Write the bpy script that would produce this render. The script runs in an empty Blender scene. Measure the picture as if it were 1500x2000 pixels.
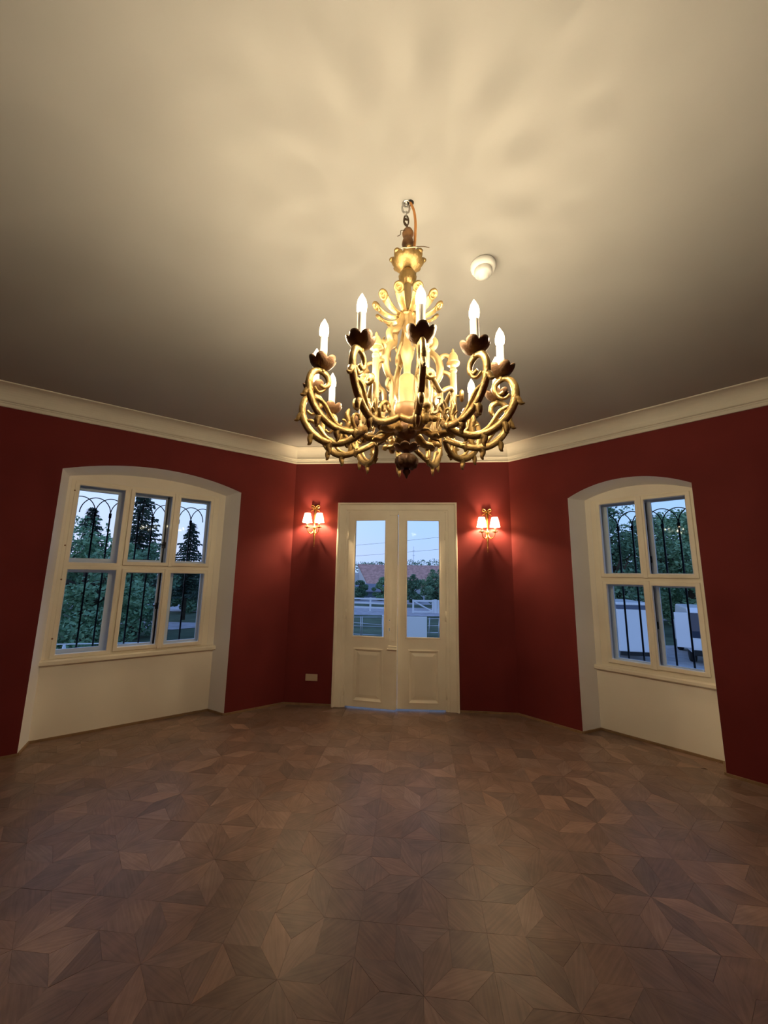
import bpy, math, random
from mathutils import Vector, Matrix

C = bpy.context.scene.collection
SC = bpy.context.scene
rnd = random.Random(7)
PI = math.pi

# ------------------------------------------------------------------ camera
PITCH, ROLL, EYE = 0.1639, 0.0157, 1.6
cam_data = bpy.data.cameras.new('camera')
cam = bpy.data.objects.new('camera', cam_data)
C.objects.link(cam)
cam_data.sensor_fit = 'VERTICAL'
cam_data.sensor_height = 36.0
cam_data.lens = 735.435 / 2000 * 36.0
cam_data.clip_start, cam_data.clip_end = 0.02, 600
fwd = Vector((0, math.cos(PITCH), math.sin(PITCH)))
up0 = Vector((0, -math.sin(PITCH), math.cos(PITCH)))
rt0 = Vector((1, 0, 0))
rt = rt0 * math.cos(ROLL) + up0 * math.sin(ROLL)
up = up0 * math.cos(ROLL) - rt0 * math.sin(ROLL)
m = Matrix.Identity(4)
for i in range(3):
    m[i][0], m[i][1], m[i][2] = rt[i], up[i], -fwd[i]
m.translation = Vector((0, 0, EYE))
cam.matrix_world = m
SC.camera = cam

# ------------------------------------------------------------------ view, sky, lamp strengths
SC.view_settings.view_transform = 'Standard'
SC.view_settings.look = 'None'
SC.view_settings.exposure = 0.0
SC.view_settings.gamma = 1.0
SC.view_settings.use_curve_mapping = False
CANDLE_STRENGTH = 10500.0
SCONCE_STRENGTH = 2800.0
LAMP_COLOR = (1.0, 0.82, 0.52)
SCONCE_COLOR = (1.0, 0.74, 0.42)

world = bpy.data.worlds.new('dusk_sky')
SC.world = world
world.use_nodes = True
nt = world.node_tree
nt.nodes.clear()
wo = nt.nodes.new('ShaderNodeOutputWorld')
bg = nt.nodes.new('ShaderNodeBackground')
tc = nt.nodes.new('ShaderNodeTexCoord')
sx = nt.nodes.new('ShaderNodeSeparateXYZ')
rmp = nt.nodes.new('ShaderNodeValToRGB')
nt.links.new(tc.outputs['Generated'], sx.inputs[0])
nt.links.new(sx.outputs['Z'], rmp.inputs[0])
# the western sky, to the left, is brighter and a little pink
az = nt.nodes.new('ShaderNodeMapRange')
az.inputs['From Min'].default_value = 0.1
az.inputs['From Max'].default_value = -0.8
glow = nt.nodes.new('ShaderNodeMix')
glow.data_type = 'RGBA'
glow.blend_type = 'MULTIPLY'
glow.inputs['B'].default_value = (1.75, 1.32, 1.12, 1)
nt.links.new(sx.outputs['X'], az.inputs['Value'])
nt.links.new(az.outputs[0], glow.inputs['Factor'])
nt.links.new(rmp.outputs[0], glow.inputs['A'])
nt.links.new(glow.outputs['Result'], bg.inputs[0])
nt.links.new(bg.outputs[0], wo.inputs[0])
el = rmp.color_ramp.elements
el[0].position, el[0].color = 0.0, (0.40, 0.60, 0.98, 1)
el[1].position, el[1].color = 1.0, (0.10, 0.22, 0.60, 1)
for pos, col in ((0.045, (0.45, 0.60, 0.98, 1)), (0.12, (0.42, 0.62, 1.0, 1)), (0.22, (0.40, 0.64, 1.0, 1)), (0.5, (0.25, 0.42, 0.85, 1))):
    e = el.new(pos)
    e.color = col
bg.inputs[1].default_value = 1.2

# ------------------------------------------------------------------ materials
def mat(name, col, rough=0.6, metal=0.0, var=0.0, vscale=6.0, bump=0.0, bscale=60.0, spec=0.5, coat=0.0):
    mt = bpy.data.materials.new(name)
    mt.use_nodes = True
    t = mt.node_tree
    b = t.nodes['Principled BSDF']
    b.inputs['Base Color'].default_value = (*col, 1)
    b.inputs['Roughness'].default_value = rough
    b.inputs['Metallic'].default_value = metal
    b.inputs['Specular IOR Level'].default_value = spec
    b.inputs['Coat Weight'].default_value = coat
    tcn = t.nodes.new('ShaderNodeTexCoord')
    if var > 0:
        n = t.nodes.new('ShaderNodeTexNoise')
        n.inputs['Scale'].default_value = vscale
        n.inputs['Detail'].default_value = 5
        t.links.new(tcn.outputs['Object'], n.inputs['Vector'])
        r = t.nodes.new('ShaderNodeValToRGB')
        r.color_ramp.elements[0].position = 0.3
        r.color_ramp.elements[1].position = 0.7
        r.color_ramp.elements[0].color = tuple(c * (1 - var) for c in col) + (1,)
        r.color_ramp.elements[1].color = tuple(min(1, c * (1 + var)) for c in col) + (1,)
        t.links.new(n.outputs['Fac'], r.inputs[0])
        t.links.new(r.outputs[0], b.inputs['Base Color'])
    if bump > 0:
        n2 = t.nodes.new('ShaderNodeTexNoise')
        n2.inputs['Scale'].default_value = bscale
        n2.inputs['Detail'].default_value = 4
        t.links.new(tcn.outputs['Object'], n2.inputs['Vector'])
        bp = t.nodes.new('ShaderNodeBump')
        bp.inputs['Strength'].default_value = bump
        bp.inputs['Distance'].default_value = 0.01
        t.links.new(n2.outputs['Fac'], bp.inputs['Height'])
        t.links.new(bp.outputs[0], b.inputs['Normal'])
    return mt

def emit(name, col, strength):
    mt = bpy.data.materials.new(name)
    mt.use_nodes = True
    t = mt.node_tree
    t.nodes.clear()
    o = t.nodes.new('ShaderNodeOutputMaterial')
    e = t.nodes.new('ShaderNodeEmission')
    e.inputs[0].default_value = (*col, 1)
    e.inputs[1].default_value = strength
    t.links.new(e.outputs[0], o.inputs[0])
    return mt

def bulb_glass(name, col, strength):
    """glowing half-clear glass envelope round a filament"""
    mt = emit(name, col, strength)
    t = mt.node_tree
    mx = t.nodes.new('ShaderNodeMixShader')
    tr = t.nodes.new('ShaderNodeBsdfTransparent')
    mx.inputs[0].default_value = 0.3
    o = next(n for n in t.nodes if n.type == 'OUTPUT_MATERIAL')
    e = next(n for n in t.nodes if n.type == 'EMISSION')
    t.links.new(tr.outputs[0], mx.inputs[1])
    t.links.new(e.outputs[0], mx.inputs[2])
    t.links.new(mx.outputs[0], o.inputs[0])
    return mt

def glass_mat():
    mt = bpy.data.materials.new('window_glass')
    mt.use_nodes = True
    t = mt.node_tree
    t.nodes.clear()
    o = t.nodes.new('ShaderNodeOutputMaterial')
    mx = t.nodes.new('ShaderNodeMixShader')
    tr = t.nodes.new('ShaderNodeBsdfTransparent')
    tr.inputs[0].default_value = (0.95, 0.97, 0.98, 1)
    gl = t.nodes.new('ShaderNodeBsdfGlossy')
    gl.inputs['Roughness'].default_value = 0.02
    fr = t.nodes.new('ShaderNodeFresnel')
    fr.inputs[0].default_value = 1.06
    t.links.new(fr.outputs[0], mx.inputs[0])
    t.links.new(tr.outputs[0], mx.inputs[1])
    t.links.new(gl.outputs[0], mx.inputs[2])
    t.links.new(mx.outputs[0], o.inputs[0])
    return mt

def parquet_mat():
    mt = bpy.data.materials.new('oak_star_parquet')
    mt.use_nodes = True
    t = mt.node_tree
    b = t.nodes['Principled BSDF']
    b.inputs['Roughness'].default_value = 0.40
    b.inputs['Specular IOR Level'].default_value = 0.45
    at = t.nodes.new('ShaderNodeAttribute')
    at.attribute_name = 'tint'
    uv = t.nodes.new('ShaderNodeUVMap')
    mp = t.nodes.new('ShaderNodeMapping')
    mp.inputs['Scale'].default_value = (6, 90, 1)
    t.links.new(uv.outputs[0], mp.inputs[0])
    n = t.nodes.new('ShaderNodeTexNoise')
    n.inputs['Scale'].default_value = 1.0
    n.inputs['Detail'].default_value = 6
    t.links.new(mp.outputs[0], n.inputs['Vector'])
    n3 = t.nodes.new('ShaderNodeTexNoise')
    n3.inputs['Scale'].default_value = 9.0
    n3.inputs['Detail'].default_value = 3
    t.links.new(uv.outputs[0], n3.inputs['Vector'])
    r = t.nodes.new('ShaderNodeValToRGB')
    r.color_ramp.elements[0].position = 0.3
    r.color_ramp.elements[0].color = (0.82, 0.81, 0.80, 1)
    r.color_ramp.elements[1].position = 0.7
    r.color_ramp.elements[1].color = (1.15, 1.15, 1.15, 1)
    t.links.new(n.outputs['Fac'], r.inputs[0])
    r3 = t.nodes.new('ShaderNodeValToRGB')
    r3.color_ramp.elements[0].position = 0.3
    r3.color_ramp.elements[0].color = (0.8, 0.8, 0.8, 1)
    r3.color_ramp.elements[1].position = 0.7
    r3.color_ramp.elements[1].color = (1.1, 1.1, 1.1, 1)
    t.links.new(n3.outputs['Fac'], r3.inputs[0])
    mx = t.nodes.new('ShaderNodeMix')
    mx.data_type = 'RGBA'
    mx.blend_type = 'MULTIPLY'
    mx.inputs['Factor'].default_value = 1.0
    t.links.new(at.outputs['Color'], mx.inputs['A'])
    t.links.new(r.outputs[0], mx.inputs['B'])
    mx2 = t.nodes.new('ShaderNodeMix')
    mx2.data_type = 'RGBA'
    mx2.blend_type = 'MULTIPLY'
    mx2.inputs['Factor'].default_value = 1.0
    t.links.new(mx.outputs['Result'], mx2.inputs['A'])
    t.links.new(r3.outputs[0], mx2.inputs['B'])
    t.links.new(mx2.outputs['Result'], b.inputs['Base Color'])
    bp = t.nodes.new('ShaderNodeBump')
    bp.inputs['Strength'].default_value = 0.15
    bp.inputs['Distance'].default_value = 0.002
    t.links.new(n.outputs['Fac'], bp.inputs['Height'])
    t.links.new(bp.outputs[0], b.inputs['Normal'])
    return mt

def shade_mat():
    mt = bpy.data.materials.new('lamp_shade_fabric')
    mt.use_nodes = True
    t = mt.node_tree
    t.nodes.clear()
    o = t.nodes.new('ShaderNodeOutputMaterial')
    a = t.nodes.new('ShaderNodeBsdfDiffuse')
    a.inputs[0].default_value = (0.85, 0.8, 0.7, 1)
    b = t.nodes.new('ShaderNodeBsdfTranslucent')
    b.inputs[0].default_value = (0.85, 0.74, 0.55, 1)
    mx = t.nodes.new('ShaderNodeMixShader')
    mx.inputs[0].default_value = 0.5
    t.links.new(a.outputs[0], mx.inputs[1])
    t.links.new(b.outputs[0], mx.inputs[2])
    t.links.new(mx.outputs[0], o.inputs[0])
    return mt

def leaf_mat(name, c1, c2):
    mt = mat(name, c1, 0.8, spec=0.2)
    t = mt.node_tree
    b = t.nodes['Principled BSDF']
    n = t.nodes.new('ShaderNodeTexNoise')
    n.inputs['Scale'].default_value = 1.3
    n.inputs['Detail'].default_value = 4
    tcn = t.nodes.new('ShaderNodeTexCoord')
    t.links.new(tcn.outputs['Object'], n.inputs['Vector'])
    r = t.nodes.new('ShaderNodeValToRGB')
    r.color_ramp.elements[0].position = 0.35
    r.color_ramp.elements[1].position = 0.65
    r.color_ramp.elements[0].color = (*c1, 1)
    r.color_ramp.elements[1].color = (*c2, 1)
    t.links.new(n.outputs['Fac'], r.inputs[0])
    t.links.new(r.outputs[0], b.inputs['Base Color'])
    return mt

M = dict(
    red=mat('red_wall_paint', (0.150, 0.018, 0.018), 0.75, var=0.06, vscale=3, bump=0.05, bscale=150, spec=0.25),
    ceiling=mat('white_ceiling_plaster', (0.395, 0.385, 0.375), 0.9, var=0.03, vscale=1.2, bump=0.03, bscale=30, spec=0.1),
    plaster=mat('white_niche_plaster', (0.86, 0.80, 0.70), 0.9, var=0.02, vscale=2, bump=0.04, bscale=50, spec=0.1),
    reveal=mat('white_reveal_daylight_tint', (0.82, 0.82, 0.84), 0.9, var=0.02, vscale=2, bump=0.04, bscale=50, spec=0.1),  # white reveal, with the cool cast of window daylight put into its colour
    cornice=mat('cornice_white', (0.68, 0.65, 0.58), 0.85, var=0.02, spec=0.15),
    cream=mat('cream_gloss_paint', (0.86, 0.79, 0.66), 0.45, var=0.03, vscale=5, bump=0.02, bscale=40, spec=0.4),
    white=mat('white_outer_paint', (0.80, 0.82, 0.85), 0.5, spec=0.3),
    gold=mat('old_gilding', (0.34, 0.22, 0.085), 0.38, 0.74, var=0.35, vscale=25, bump=0.25, bscale=120),
    darkgold=mat('dark_bronzed_gilding', (0.16, 0.085, 0.045), 0.5, 0.4, var=0.3, vscale=30, bump=0.2, bscale=120),
    palewood=mat('pale_gilt_wood', (0.28, 0.19, 0.085), 0.45, 0.38, var=0.2, vscale=20, bump=0.1, bscale=80),
    brownwood=mat('brown_turned_wood', (0.28, 0.14, 0.06), 0.5, 0.2, var=0.25, vscale=25),
    candle=mat('white_candle_sleeve', (0.85, 0.83, 0.78), 0.4),
    steel=mat('galvanised_steel', (0.55, 0.55, 0.55), 0.35, 0.9),
    rust=mat('dark_iron_chain', (0.13, 0.09, 0.06), 0.5, 0.7),
    copper=mat('orange_cable_sheath', (0.72, 0.30, 0.08), 0.5),
    wire=mat('pale_wire', (0.7, 0.62, 0.45), 0.5, 0.4),
    brass=mat('polished_brass', (0.75, 0.45, 0.14), 0.25, 0.95),
    iron=mat('black_wrought_iron', (0.012, 0.012, 0.016), 0.6),
    latch=mat('dark_metal_latch', (0.03, 0.025, 0.025), 0.5, 0.5),
    plastic=mat('white_plastic', (0.82, 0.82, 0.80), 0.4),
    outlet=mat('ivory_outlet_plastic', (0.55, 0.42, 0.30), 0.4),
    dark=mat('dark_hole', (0.01, 0.01, 0.01), 0.9),
    skirting=mat('oak_skirting', (0.26, 0.16, 0.085), 0.5, var=0.2, vscale=12),
    parquet=parquet_mat(),
    subfloor=mat('dark_subfloor', (0.05, 0.03, 0.02), 0.9),
    glass=glass_mat(),
    shade=shade_mat(),
    bulb=bulb_glass('candle_bulb_glass', LAMP_COLOR, 14.0),
    filament=emit('candle_filament', LAMP_COLOR, CANDLE_STRENGTH),
    sbulb=emit('sconce_bulb_glow', SCONCE_COLOR, SCONCE_STRENGTH),
    grass=mat('lawn_grass', (0.10, 0.135, 0.085), 0.95, var=0.4, vscale=0.6, spec=0.1),
    gravel=mat('pale_gravel', (0.46, 0.45, 0.47), 0.95, var=0.2, vscale=2, spec=0.1),
    pave=mat('terrace_stone', (0.42, 0.42, 0.42), 0.9, var=0.15, vscale=3),
    rooftile=mat('red_roof_tiles', (0.60, 0.33, 0.27), 0.85, var=0.25, vscale=2.5, spec=0.2),
    greyroof=mat('grey_sheet_roof', (0.20, 0.21, 0.26), 0.7, var=0.15, vscale=2),
    barnwall=mat('pale_barn_render', (0.60, 0.62, 0.64), 0.9, var=0.08),
    barnglass=mat('dark_barn_window', (0.10, 0.15, 0.19), 0.3),
    fence=mat('white_fence_paint', (0.82, 0.84, 0.86), 0.6),
    metalrail=mat('grey_tube_metal', (0.55, 0.58, 0.62), 0.4, 0.5),
    bark=mat('tree_bark', (0.07, 0.05, 0.035), 0.95, var=0.3, vscale=8),
    leafA=leaf_mat('leaf_mid_green', (0.15, 0.27, 0.15), (0.28, 0.45, 0.26)),
    leafB=leaf_mat('leaf_dark_green', (0.10, 0.19, 0.12), (0.19, 0.32, 0.19)),
    needle=leaf_mat('spruce_needles', (0.04, 0.065, 0.05), (0.08, 0.115, 0.08)),
    van=mat('white_vehicle_paint', (0.85, 0.86, 0.88), 0.3, spec=0.5, coat=0.3),
    vanglass=mat('dark_vehicle_glass', (0.04, 0.05, 0.08), 0.1),
    rubber=mat('black_rubber', (0.015, 0.015, 0.015), 0.8),
    band=mat('dark_blue_grey_band', (0.10, 0.12, 0.18), 0.5),
    tail=mat('red_tail_lamp', (0.30, 0.04, 0.03), 0.3),
)

# ------------------------------------------------------------------ mesh helpers
class MB:
    def __init__(s):
        s.v, s.f, s.sm = [], [], []
    def add(s, vs, fs, smooth=False):
        o = len(s.v)
        s.v += [tuple(p) for p in vs]
        s.f += [tuple(i + o for i in f) for f in fs]
        s.sm += [smooth] * len(fs)
        return s
    def box(s, x0, x1, y0, y1, z0, z1):
        x0, x1 = sorted((x0, x1)); y0, y1 = sorted((y0, y1)); z0, z1 = sorted((z0, z1))
        v = [(x0,y0,z0),(x1,y0,z0),(x1,y1,z0),(x0,y1,z0),(x0,y0,z1),(x1,y0,z1),(x1,y1,z1),(x0,y1,z1)]
        return s.add(v, [(0,3,2,1),(4,5,6,7),(0,1,5,4),(1,2,6,5),(2,3,7,6),(3,0,4,7)])
    def tube(s, path, rad, n=8, flat=1.0, cap=True, smooth=True):
        P = [Vector(p) for p in path]
        R = rad if isinstance(rad, (list, tuple)) else [rad] * len(P)
        vs, fs = [], []
        nrm = None
        for i, p in enumerate(P):
            tg = (P[min(i + 1, len(P) - 1)] - P[max(i - 1, 0)])
            tg = tg.normalized() if tg.length > 1e-9 else Vector((0, 0, 1))
            if nrm is None:
                a = Vector((0, 1, 0)) if abs(tg.y) < 0.9 else Vector((1, 0, 0))
                nrm = (a - tg * a.dot(tg)).normalized()
            else:
                nrm = nrm - tg * nrm.dot(tg)
                nrm = nrm.normalized() if nrm.length > 1e-6 else tg.orthogonal().normalized()
            bi = tg.cross(nrm)
            for k in range(n):
                a = 2 * PI * k / n
                vs.append(p + nrm * (math.cos(a) * R[i] * flat) + bi * (math.sin(a) * R[i]))
        for i in range(len(P) - 1):
            for k in range(n):
                a, b = i * n + k, i * n + (k + 1) % n
                fs.append((a, b, b + n, a + n))
        if cap:
            fs.append(tuple(reversed(range(n))))
            fs.append(tuple(range((len(P) - 1) * n, len(P) * n)))
        return s.add(vs, fs, smooth)
    def lathe(s, prof, n=24, cx=0, cy=0, mod=None, smooth=True):
        vs, fs = [], []
        for j, (r, z) in enumerate(prof):
            for k in range(n):
                a = 2 * PI * k / n
                rr, zz = (r, z) if mod is None else mod(r, z, a, j)
                vs.append((cx + rr * math.cos(a), cy + rr * math.sin(a), zz))
        for j in range(len(prof) - 1):
            for k in range(n):
                a, b = j * n + k, j * n + (k + 1) % n
                fs.append((a, b, b + n, a + n))
        if prof[0][0] > 1e-6: fs.append(tuple(reversed(range(n))))
        if prof[-1][0] > 1e-6: fs.append(tuple(range((len(prof) - 1) * n, len(prof) * n)))
        return s.add(vs, fs, smooth)
    def xf(s, mtx, start=0):
        for i in range(start, len(s.v)):
            s.v[i] = tuple(mtx @ Vector(s.v[i]))
        return s
    def mesh(s, name, m):
        me = bpy.data.meshes.new(name)
        me.from_pydata(s.v, [], s.f)
        me.validate()
        if len(me.polygons) == len(s.sm):
            me.polygons.foreach_set('use_smooth', s.sm)
        me.materials.append(m)
        import bmesh
        b = bmesh.new(); b.from_mesh(me)
        bmesh.ops.remove_doubles(b, verts=b.verts, dist=1e-6)
        bmesh.ops.recalc_face_normals(b, faces=b.faces)
        b.to_mesh(me); b.free()
        return me
    def obj(s, name, m, parent=None):
        return link(name, s.mesh(name, m), parent)

def link(name, me, parent=None):
    o = bpy.data.objects.new(name, me)
    C.objects.link(o)
    if parent is not None: o.parent = parent
    return o

def tag(o, label, cat, group=None):
    o['label'] = label; o['category'] = cat
    if group: o['group'] = group
    return o

def root(name, label=None, cat=None, loc=(0,0,0), rz=0.0, group=None, kind=None):
    o = bpy.data.objects.new(name, None)
    C.objects.link(o)
    o.empty_display_size = 0.1
    o.location = loc; o.rotation_euler = (0, 0, rz)
    if label: tag(o, label, cat, group)
    if kind: o['kind'] = kind
    return o

def bevel(o, w=0.004, seg=2):
    md = o.modifiers.new('bevel', 'BEVEL')
    md.width = w; md.segments = seg; md.limit_method = 'ANGLE'; md.angle_limit = math.radians(40)
    return o

def cr(pts, sub=6):
    """Catmull-Rom through points (any dimension)"""
    out = []
    n = len(pts)
    for i in range(n - 1):
        p0, p1, p2, p3 = pts[max(i-1,0)], pts[i], pts[i+1], pts[min(i+2,n-1)]
        for k in range(sub):
            t = k / sub
            out.append(tuple(0.5*((2*b)+(-a+c)*t+(2*a-5*b+4*c-d)*t*t+(-a+3*b-3*c+d)*t**3) for a,b,c,d in zip(p0,p1,p2,p3)))
    out.append(tuple(pts[-1]))
    return out

def plate(mb, rect, holes, y0, y1):
    """slab in the xz plane with rectangular holes, closed, between y0 (room side) and y1"""
    X = sorted({rect[0], rect[1], *[h[0] for h in holes], *[h[1] for h in holes]})
    Z = sorted({rect[2], rect[3], *[h[2] for h in holes], *[h[3] for h in holes]})
    X = [x for x in X if rect[0] - 1e-9 <= x <= rect[1] + 1e-9]
    Z = [z for z in Z if rect[2] - 1e-9 <= z <= rect[3] + 1e-9]
    def solid(i, j):
        if i < 0 or j < 0 or i >= len(X) - 1 or j >= len(Z) - 1: return False
        cx, cz = (X[i] + X[i+1]) / 2, (Z[j] + Z[j+1]) / 2
        return not any(h[0] < cx < h[1] and h[2] < cz < h[3] for h in holes)
    for i in range(len(X) - 1):
        for j in range(len(Z) - 1):
            if not solid(i, j): continue
            a, b, c, d = X[i], X[i+1], Z[j], Z[j+1]
            mb.add([(a,y0,c),(b,y0,c),(b,y0,d),(a,y0,d)], [(0,1,2,3)])
            mb.add([(a,y1,c),(b,y1,c),(b,y1,d),(a,y1,d)], [(3,2,1,0)])
            if not solid(i-1, j): mb.add([(a,y0,c),(a,y1,c),(a,y1,d),(a,y0,d)], [(3,2,1,0)])
            if not solid(i+1, j): mb.add([(b,y0,c),(b,y1,c),(b,y1,d),(b,y0,d)], [(0,1,2,3)])
            if not solid(i, j-1): mb.add([(a,y0,c),(b,y0,c),(b,y1,c),(a,y1,c)], [(3,2,1,0)])
            if not solid(i, j+1): mb.add([(a,y0,d),(b,y0,d),(b,y1,d),(a,y1,d)], [(0,1,2,3)])
    return mb

def arch_pts(x0, x1, spring, rise, n=24):
    c = (x1 - x0) / 2
    R = (c * c + rise * rise) / (2 * rise)
    cx, cz = (x0 + x1) / 2, spring + rise - R
    a0 = math.asin(c / R)
    return [(cx + R * math.sin(-a0 + 2 * a0 * k / n), cz + R * math.cos(-a0 + 2 * a0 * k / n)) for k in range(n + 1)]

# ------------------------------------------------------------------ room shell
LX, RX = Vector((-1.2099, 4.9882)), Vector((1.6132, 4.7379))
dL = Vector((-0.8050, -0.5933)); dR = Vector((0.6913, -0.7226)); dF = (RX - LX).normalized()
L2 = LX + dL * 3.6; R2 = RX + dR * 3.35
B1, B2 = Vector((-4.10, -1.35)), Vector((3.93, -1.35))
POLY = [LX, L2, B1, B2, R2, RX]          # counter-clockwise seen from above
CEIL, CORN = 3.25, 3.075

def frame_rz(ex): return math.atan2(ex.y, ex.x)
# local frames: x along the wall, y outward, z up
FR = {'front': (LX, frame_rz(dF)), 'left': (LX, frame_rz(-dL)), 'right': (RX, frame_rz(dR))}
def wall_root(side, name, label=None, cat=None, kind=None):
    o, rz = FR[side]
    return root(name, label, cat, (o.x, o.y, 0), rz, kind=kind)

WT = 0.62   # depth of the outer wall at the windows
def niche_wall(side, length, x0, x1, spring, rise, bx0, bx1, bspring, brise, depth, fr):
    """red wall with an arched, splayed niche; x0<x1 in the wall's own frame"""
    o, rz = FR[side]
    a, b = (-length, 0.0) if side == 'left' else (0.0, length)
    H = CEIL + 0.1
    mb = MB()
    mb.add([(a,0,0),(x0,0,0),(x0,0,spring),(x0,0,H),(a,0,H)], [(0,1,2,3,4)])
    mb.add([(x1,0,0),(b,0,0),(b,0,H),(x1,0,H),(x1,0,spring)], [(0,1,2,3,4)])
    ap = arch_pts(x0, x1, spring, rise)
    for k in range(len(ap) - 1):
        p, q = ap[k], ap[k+1]
        mb.add([(p[0],0,p[1]),(q[0],0,q[1]),(q[0],0,H),(p[0],0,H)], [(0,1,2,3)])
    w = mb.obj('wall_' + side, M['red'])
    w.location = (o.x, o.y, 0); w.rotation_euler = (0, 0, rz)
    w['kind'] = 'structure'
    bp = arch_pts(bx0, bx1, bspring, brise)
    mb = MB()
    mb.add([(x0,0,0),(bx0,depth,0),(bx0,depth,bspring),(x0,0,spring)], [(0,1,2,3)])
    mb.add([(x1,0,0),(bx1,depth,0),(bx1,depth,bspring),(x1,0,spring)], [(3,2,1,0)])
    for k in range(len(ap) - 1):
        mb.add([(ap[k][0],0,ap[k][1]),(ap[k+1][0],0,ap[k+1][1]),(bp[k+1][0],depth,bp[k+1][1]),(bp[k][0],depth,bp[k][1])], [(0,1,2,3)], True)
    r = mb.obj('niche_reveal', M['reveal'], w); r['label'] = 'white plaster reveal of the arched window niche'
    fx0, fx1, fz0, fz1 = fr
    mb = MB()
    d = depth
    mb.add([(bx0,d,0),(bx1,d,0),(bx1,d,fz0),(bx0,d,fz0)], [(0,1,2,3)])
    mb.add([(bx0,d,fz0),(fx0,d,fz0),(fx0,d,fz1),(bx0,d,fz1)], [(0,1,2,3)])
    mb.add([(fx1,d,fz0),(bx1,d,fz0),(bx1,d,fz1),(fx1,d,fz1)], [(0,1,2,3)])
    mb.add([(bx0,d,fz1),(bx1,d,fz1),(bx1,d,bspring),(bx0,d,bspring)], [(0,1,2,3)])
    for k in range(len(bp) - 1):
        p, q = bp[k], bp[k+1]
        mb.add([(p[0],d,bspring),(q[0],d,bspring),(q[0],d,q[1]),(p[0],d,p[1])], [(0,1,2,3)])
    p = mb.obj('niche_apron', M['plaster'], w); p['label'] = 'cream panel closing the niche around the window'
    # outer reveal tunnel
    mb = MB()
    e = 0.0
    mb.add([(fx0,d,fz0),(fx0,WT,fz0),(fx0,WT,fz1),(fx0,d,fz1)], [(0,1,2,3)])
    mb.add([(fx1,d,fz0),(fx1,WT,fz0),(fx1,WT,fz1),(fx1,d,fz1)], [(0,1,2,3)])
    mb.add([(fx0,d,fz1),(fx1,d,fz1),(fx1,WT,fz1),(fx0,WT,fz1)], [(0,1,2,3)])
    mb.add([(fx0,d,fz0),(fx1,d,fz0),(fx1,WT,fz0-.02),(fx0,WT,fz0-.02)], [(0,1,2,3)])
    # outer face of the house wall
    plate(mb, (a, b, -1.6, H), [(fx0, fx1, fz0, fz1)], WT, WT + 0.02)
    mb.obj('outer_wall_face', M['white'], w)
    # thin oak skirting
    mb = MB()
    mb.box(a, x0, -0.014, 0, 0, 0.022); mb.box(x1, b, -0.014, 0, 0, 0.022)
    s = mb.obj('baseboard_' + side, M['skirting'], w)
    mb = MB(); mb.box(bx0, bx1, d - 0.014, d, 0, 0.022)
    for (p, q) in (((x0, 0), (bx0, d)), ((x1, 0), (bx1, d))):
        t = 0.014 if p[0] == x0 else -0.014
        mb.add([(p[0],p[1],0),(q[0],q[1],0),(q[0]+t,q[1],0),(p[0]+t,p[1],0),(p[0],p[1],.022),(q[0],q[1],.022),(q[0]+t,q[1],.022),(p[0]+t,p[1],.022)],
               [(0,1,2,3),(4,5,6,7),(0,1,5,4),(2,3,7,6),(1,2,6,5),(3,0,4,7)])
    mb.obj('niche_skirting', M['skirting'], w)
    return w

LFR = (-2.335, -0.885, 0.735, 2.53)
RFR = (0.855, 1.785, 0.665, 2.48)
LN = dict(x0=-2.40, x1=-0.70, spring=2.57, rise=0.143, bx0=-2.36, bx1=-0.815, bspring=2.555, brise=0.10, depth=0.26)
RN = dict(x0=0.707, x1=1.82, spring=2.49, rise=0.145, bx0=0.80, bx1=1.79, bspring=2.49, brise=0.10, depth=0.26)
wl = niche_wall('left', 3.6, fr=LFR, **LN)
wr = niche_wall('right', 3.35, fr=RFR, **RN)

# front wall with the door opening
DX0, DX1, DZ = 0.70, 2.06, 2.47
flen = (RX - LX).length
o, rz = FR['front']
mb = MB()
H = CEIL + 0.1
mb.add([(0,0,0),(DX0,0,0),(DX0,0,H),(0,0,H)], [(0,1,2,3)])
mb.add([(DX1,0,0),(flen,0,0),(flen,0,H),(DX1,0,H)], [(0,1,2,3)])
mb.add([(DX0,0,DZ),(DX1,0,DZ),(DX1,0,H),(DX0,0,H)], [(0,1,2,3)])
wf = mb.obj('wall_front', M['red']); wf['kind'] = 'structure'
wf.location = (o.x, o.y, 0); wf.rotation_euler = (0, 0, rz)
mb = MB()
for x in (DX0, DX1):
    mb.add([(x,0,-.05),(x,.5,-.05),(x,.5,DZ),(x,0,DZ)], [(0,1,2,3)])
mb.add([(DX0,0,DZ),(DX1,0,DZ),(DX1,.5,DZ),(DX0,.5,DZ)], [(0,1,2,3)])
plate(mb, (-.3, flen + .3, -1.6, H), [(DX0, DX1, -.05, DZ)], 0.5, 0.52)
mb.obj('outer_door_reveal', M['white'], wf)
mb = MB()
mb.box(0, 0.607, -0.014, 0, 0, 0.022); mb.box(2.155, flen, -0.014, 0, 0, 0.022)
mb.obj('baseboard_front', M['skirting'], wf)

def plain_wall(name, a, b):
    mb = MB().add([(a.x,a.y,0),(b.x,b.y,0),(b.x,b.y,H),(a.x,a.y,H)], [(0,1,2,3)])
    w = mb.obj(name, M['red']); w['kind'] = 'structure'
plain_wall('wall_back_left', L2, B1)
plain_wall('wall_back', B1, B2)
plain_wall('wall_back_right', B2, R2)

# ceiling
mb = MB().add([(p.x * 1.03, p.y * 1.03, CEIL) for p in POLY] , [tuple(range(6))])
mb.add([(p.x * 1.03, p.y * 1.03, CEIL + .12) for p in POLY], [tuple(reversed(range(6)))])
cl = mb.obj('ceiling', M['ceiling']); cl['kind'] = 'structure'

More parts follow.
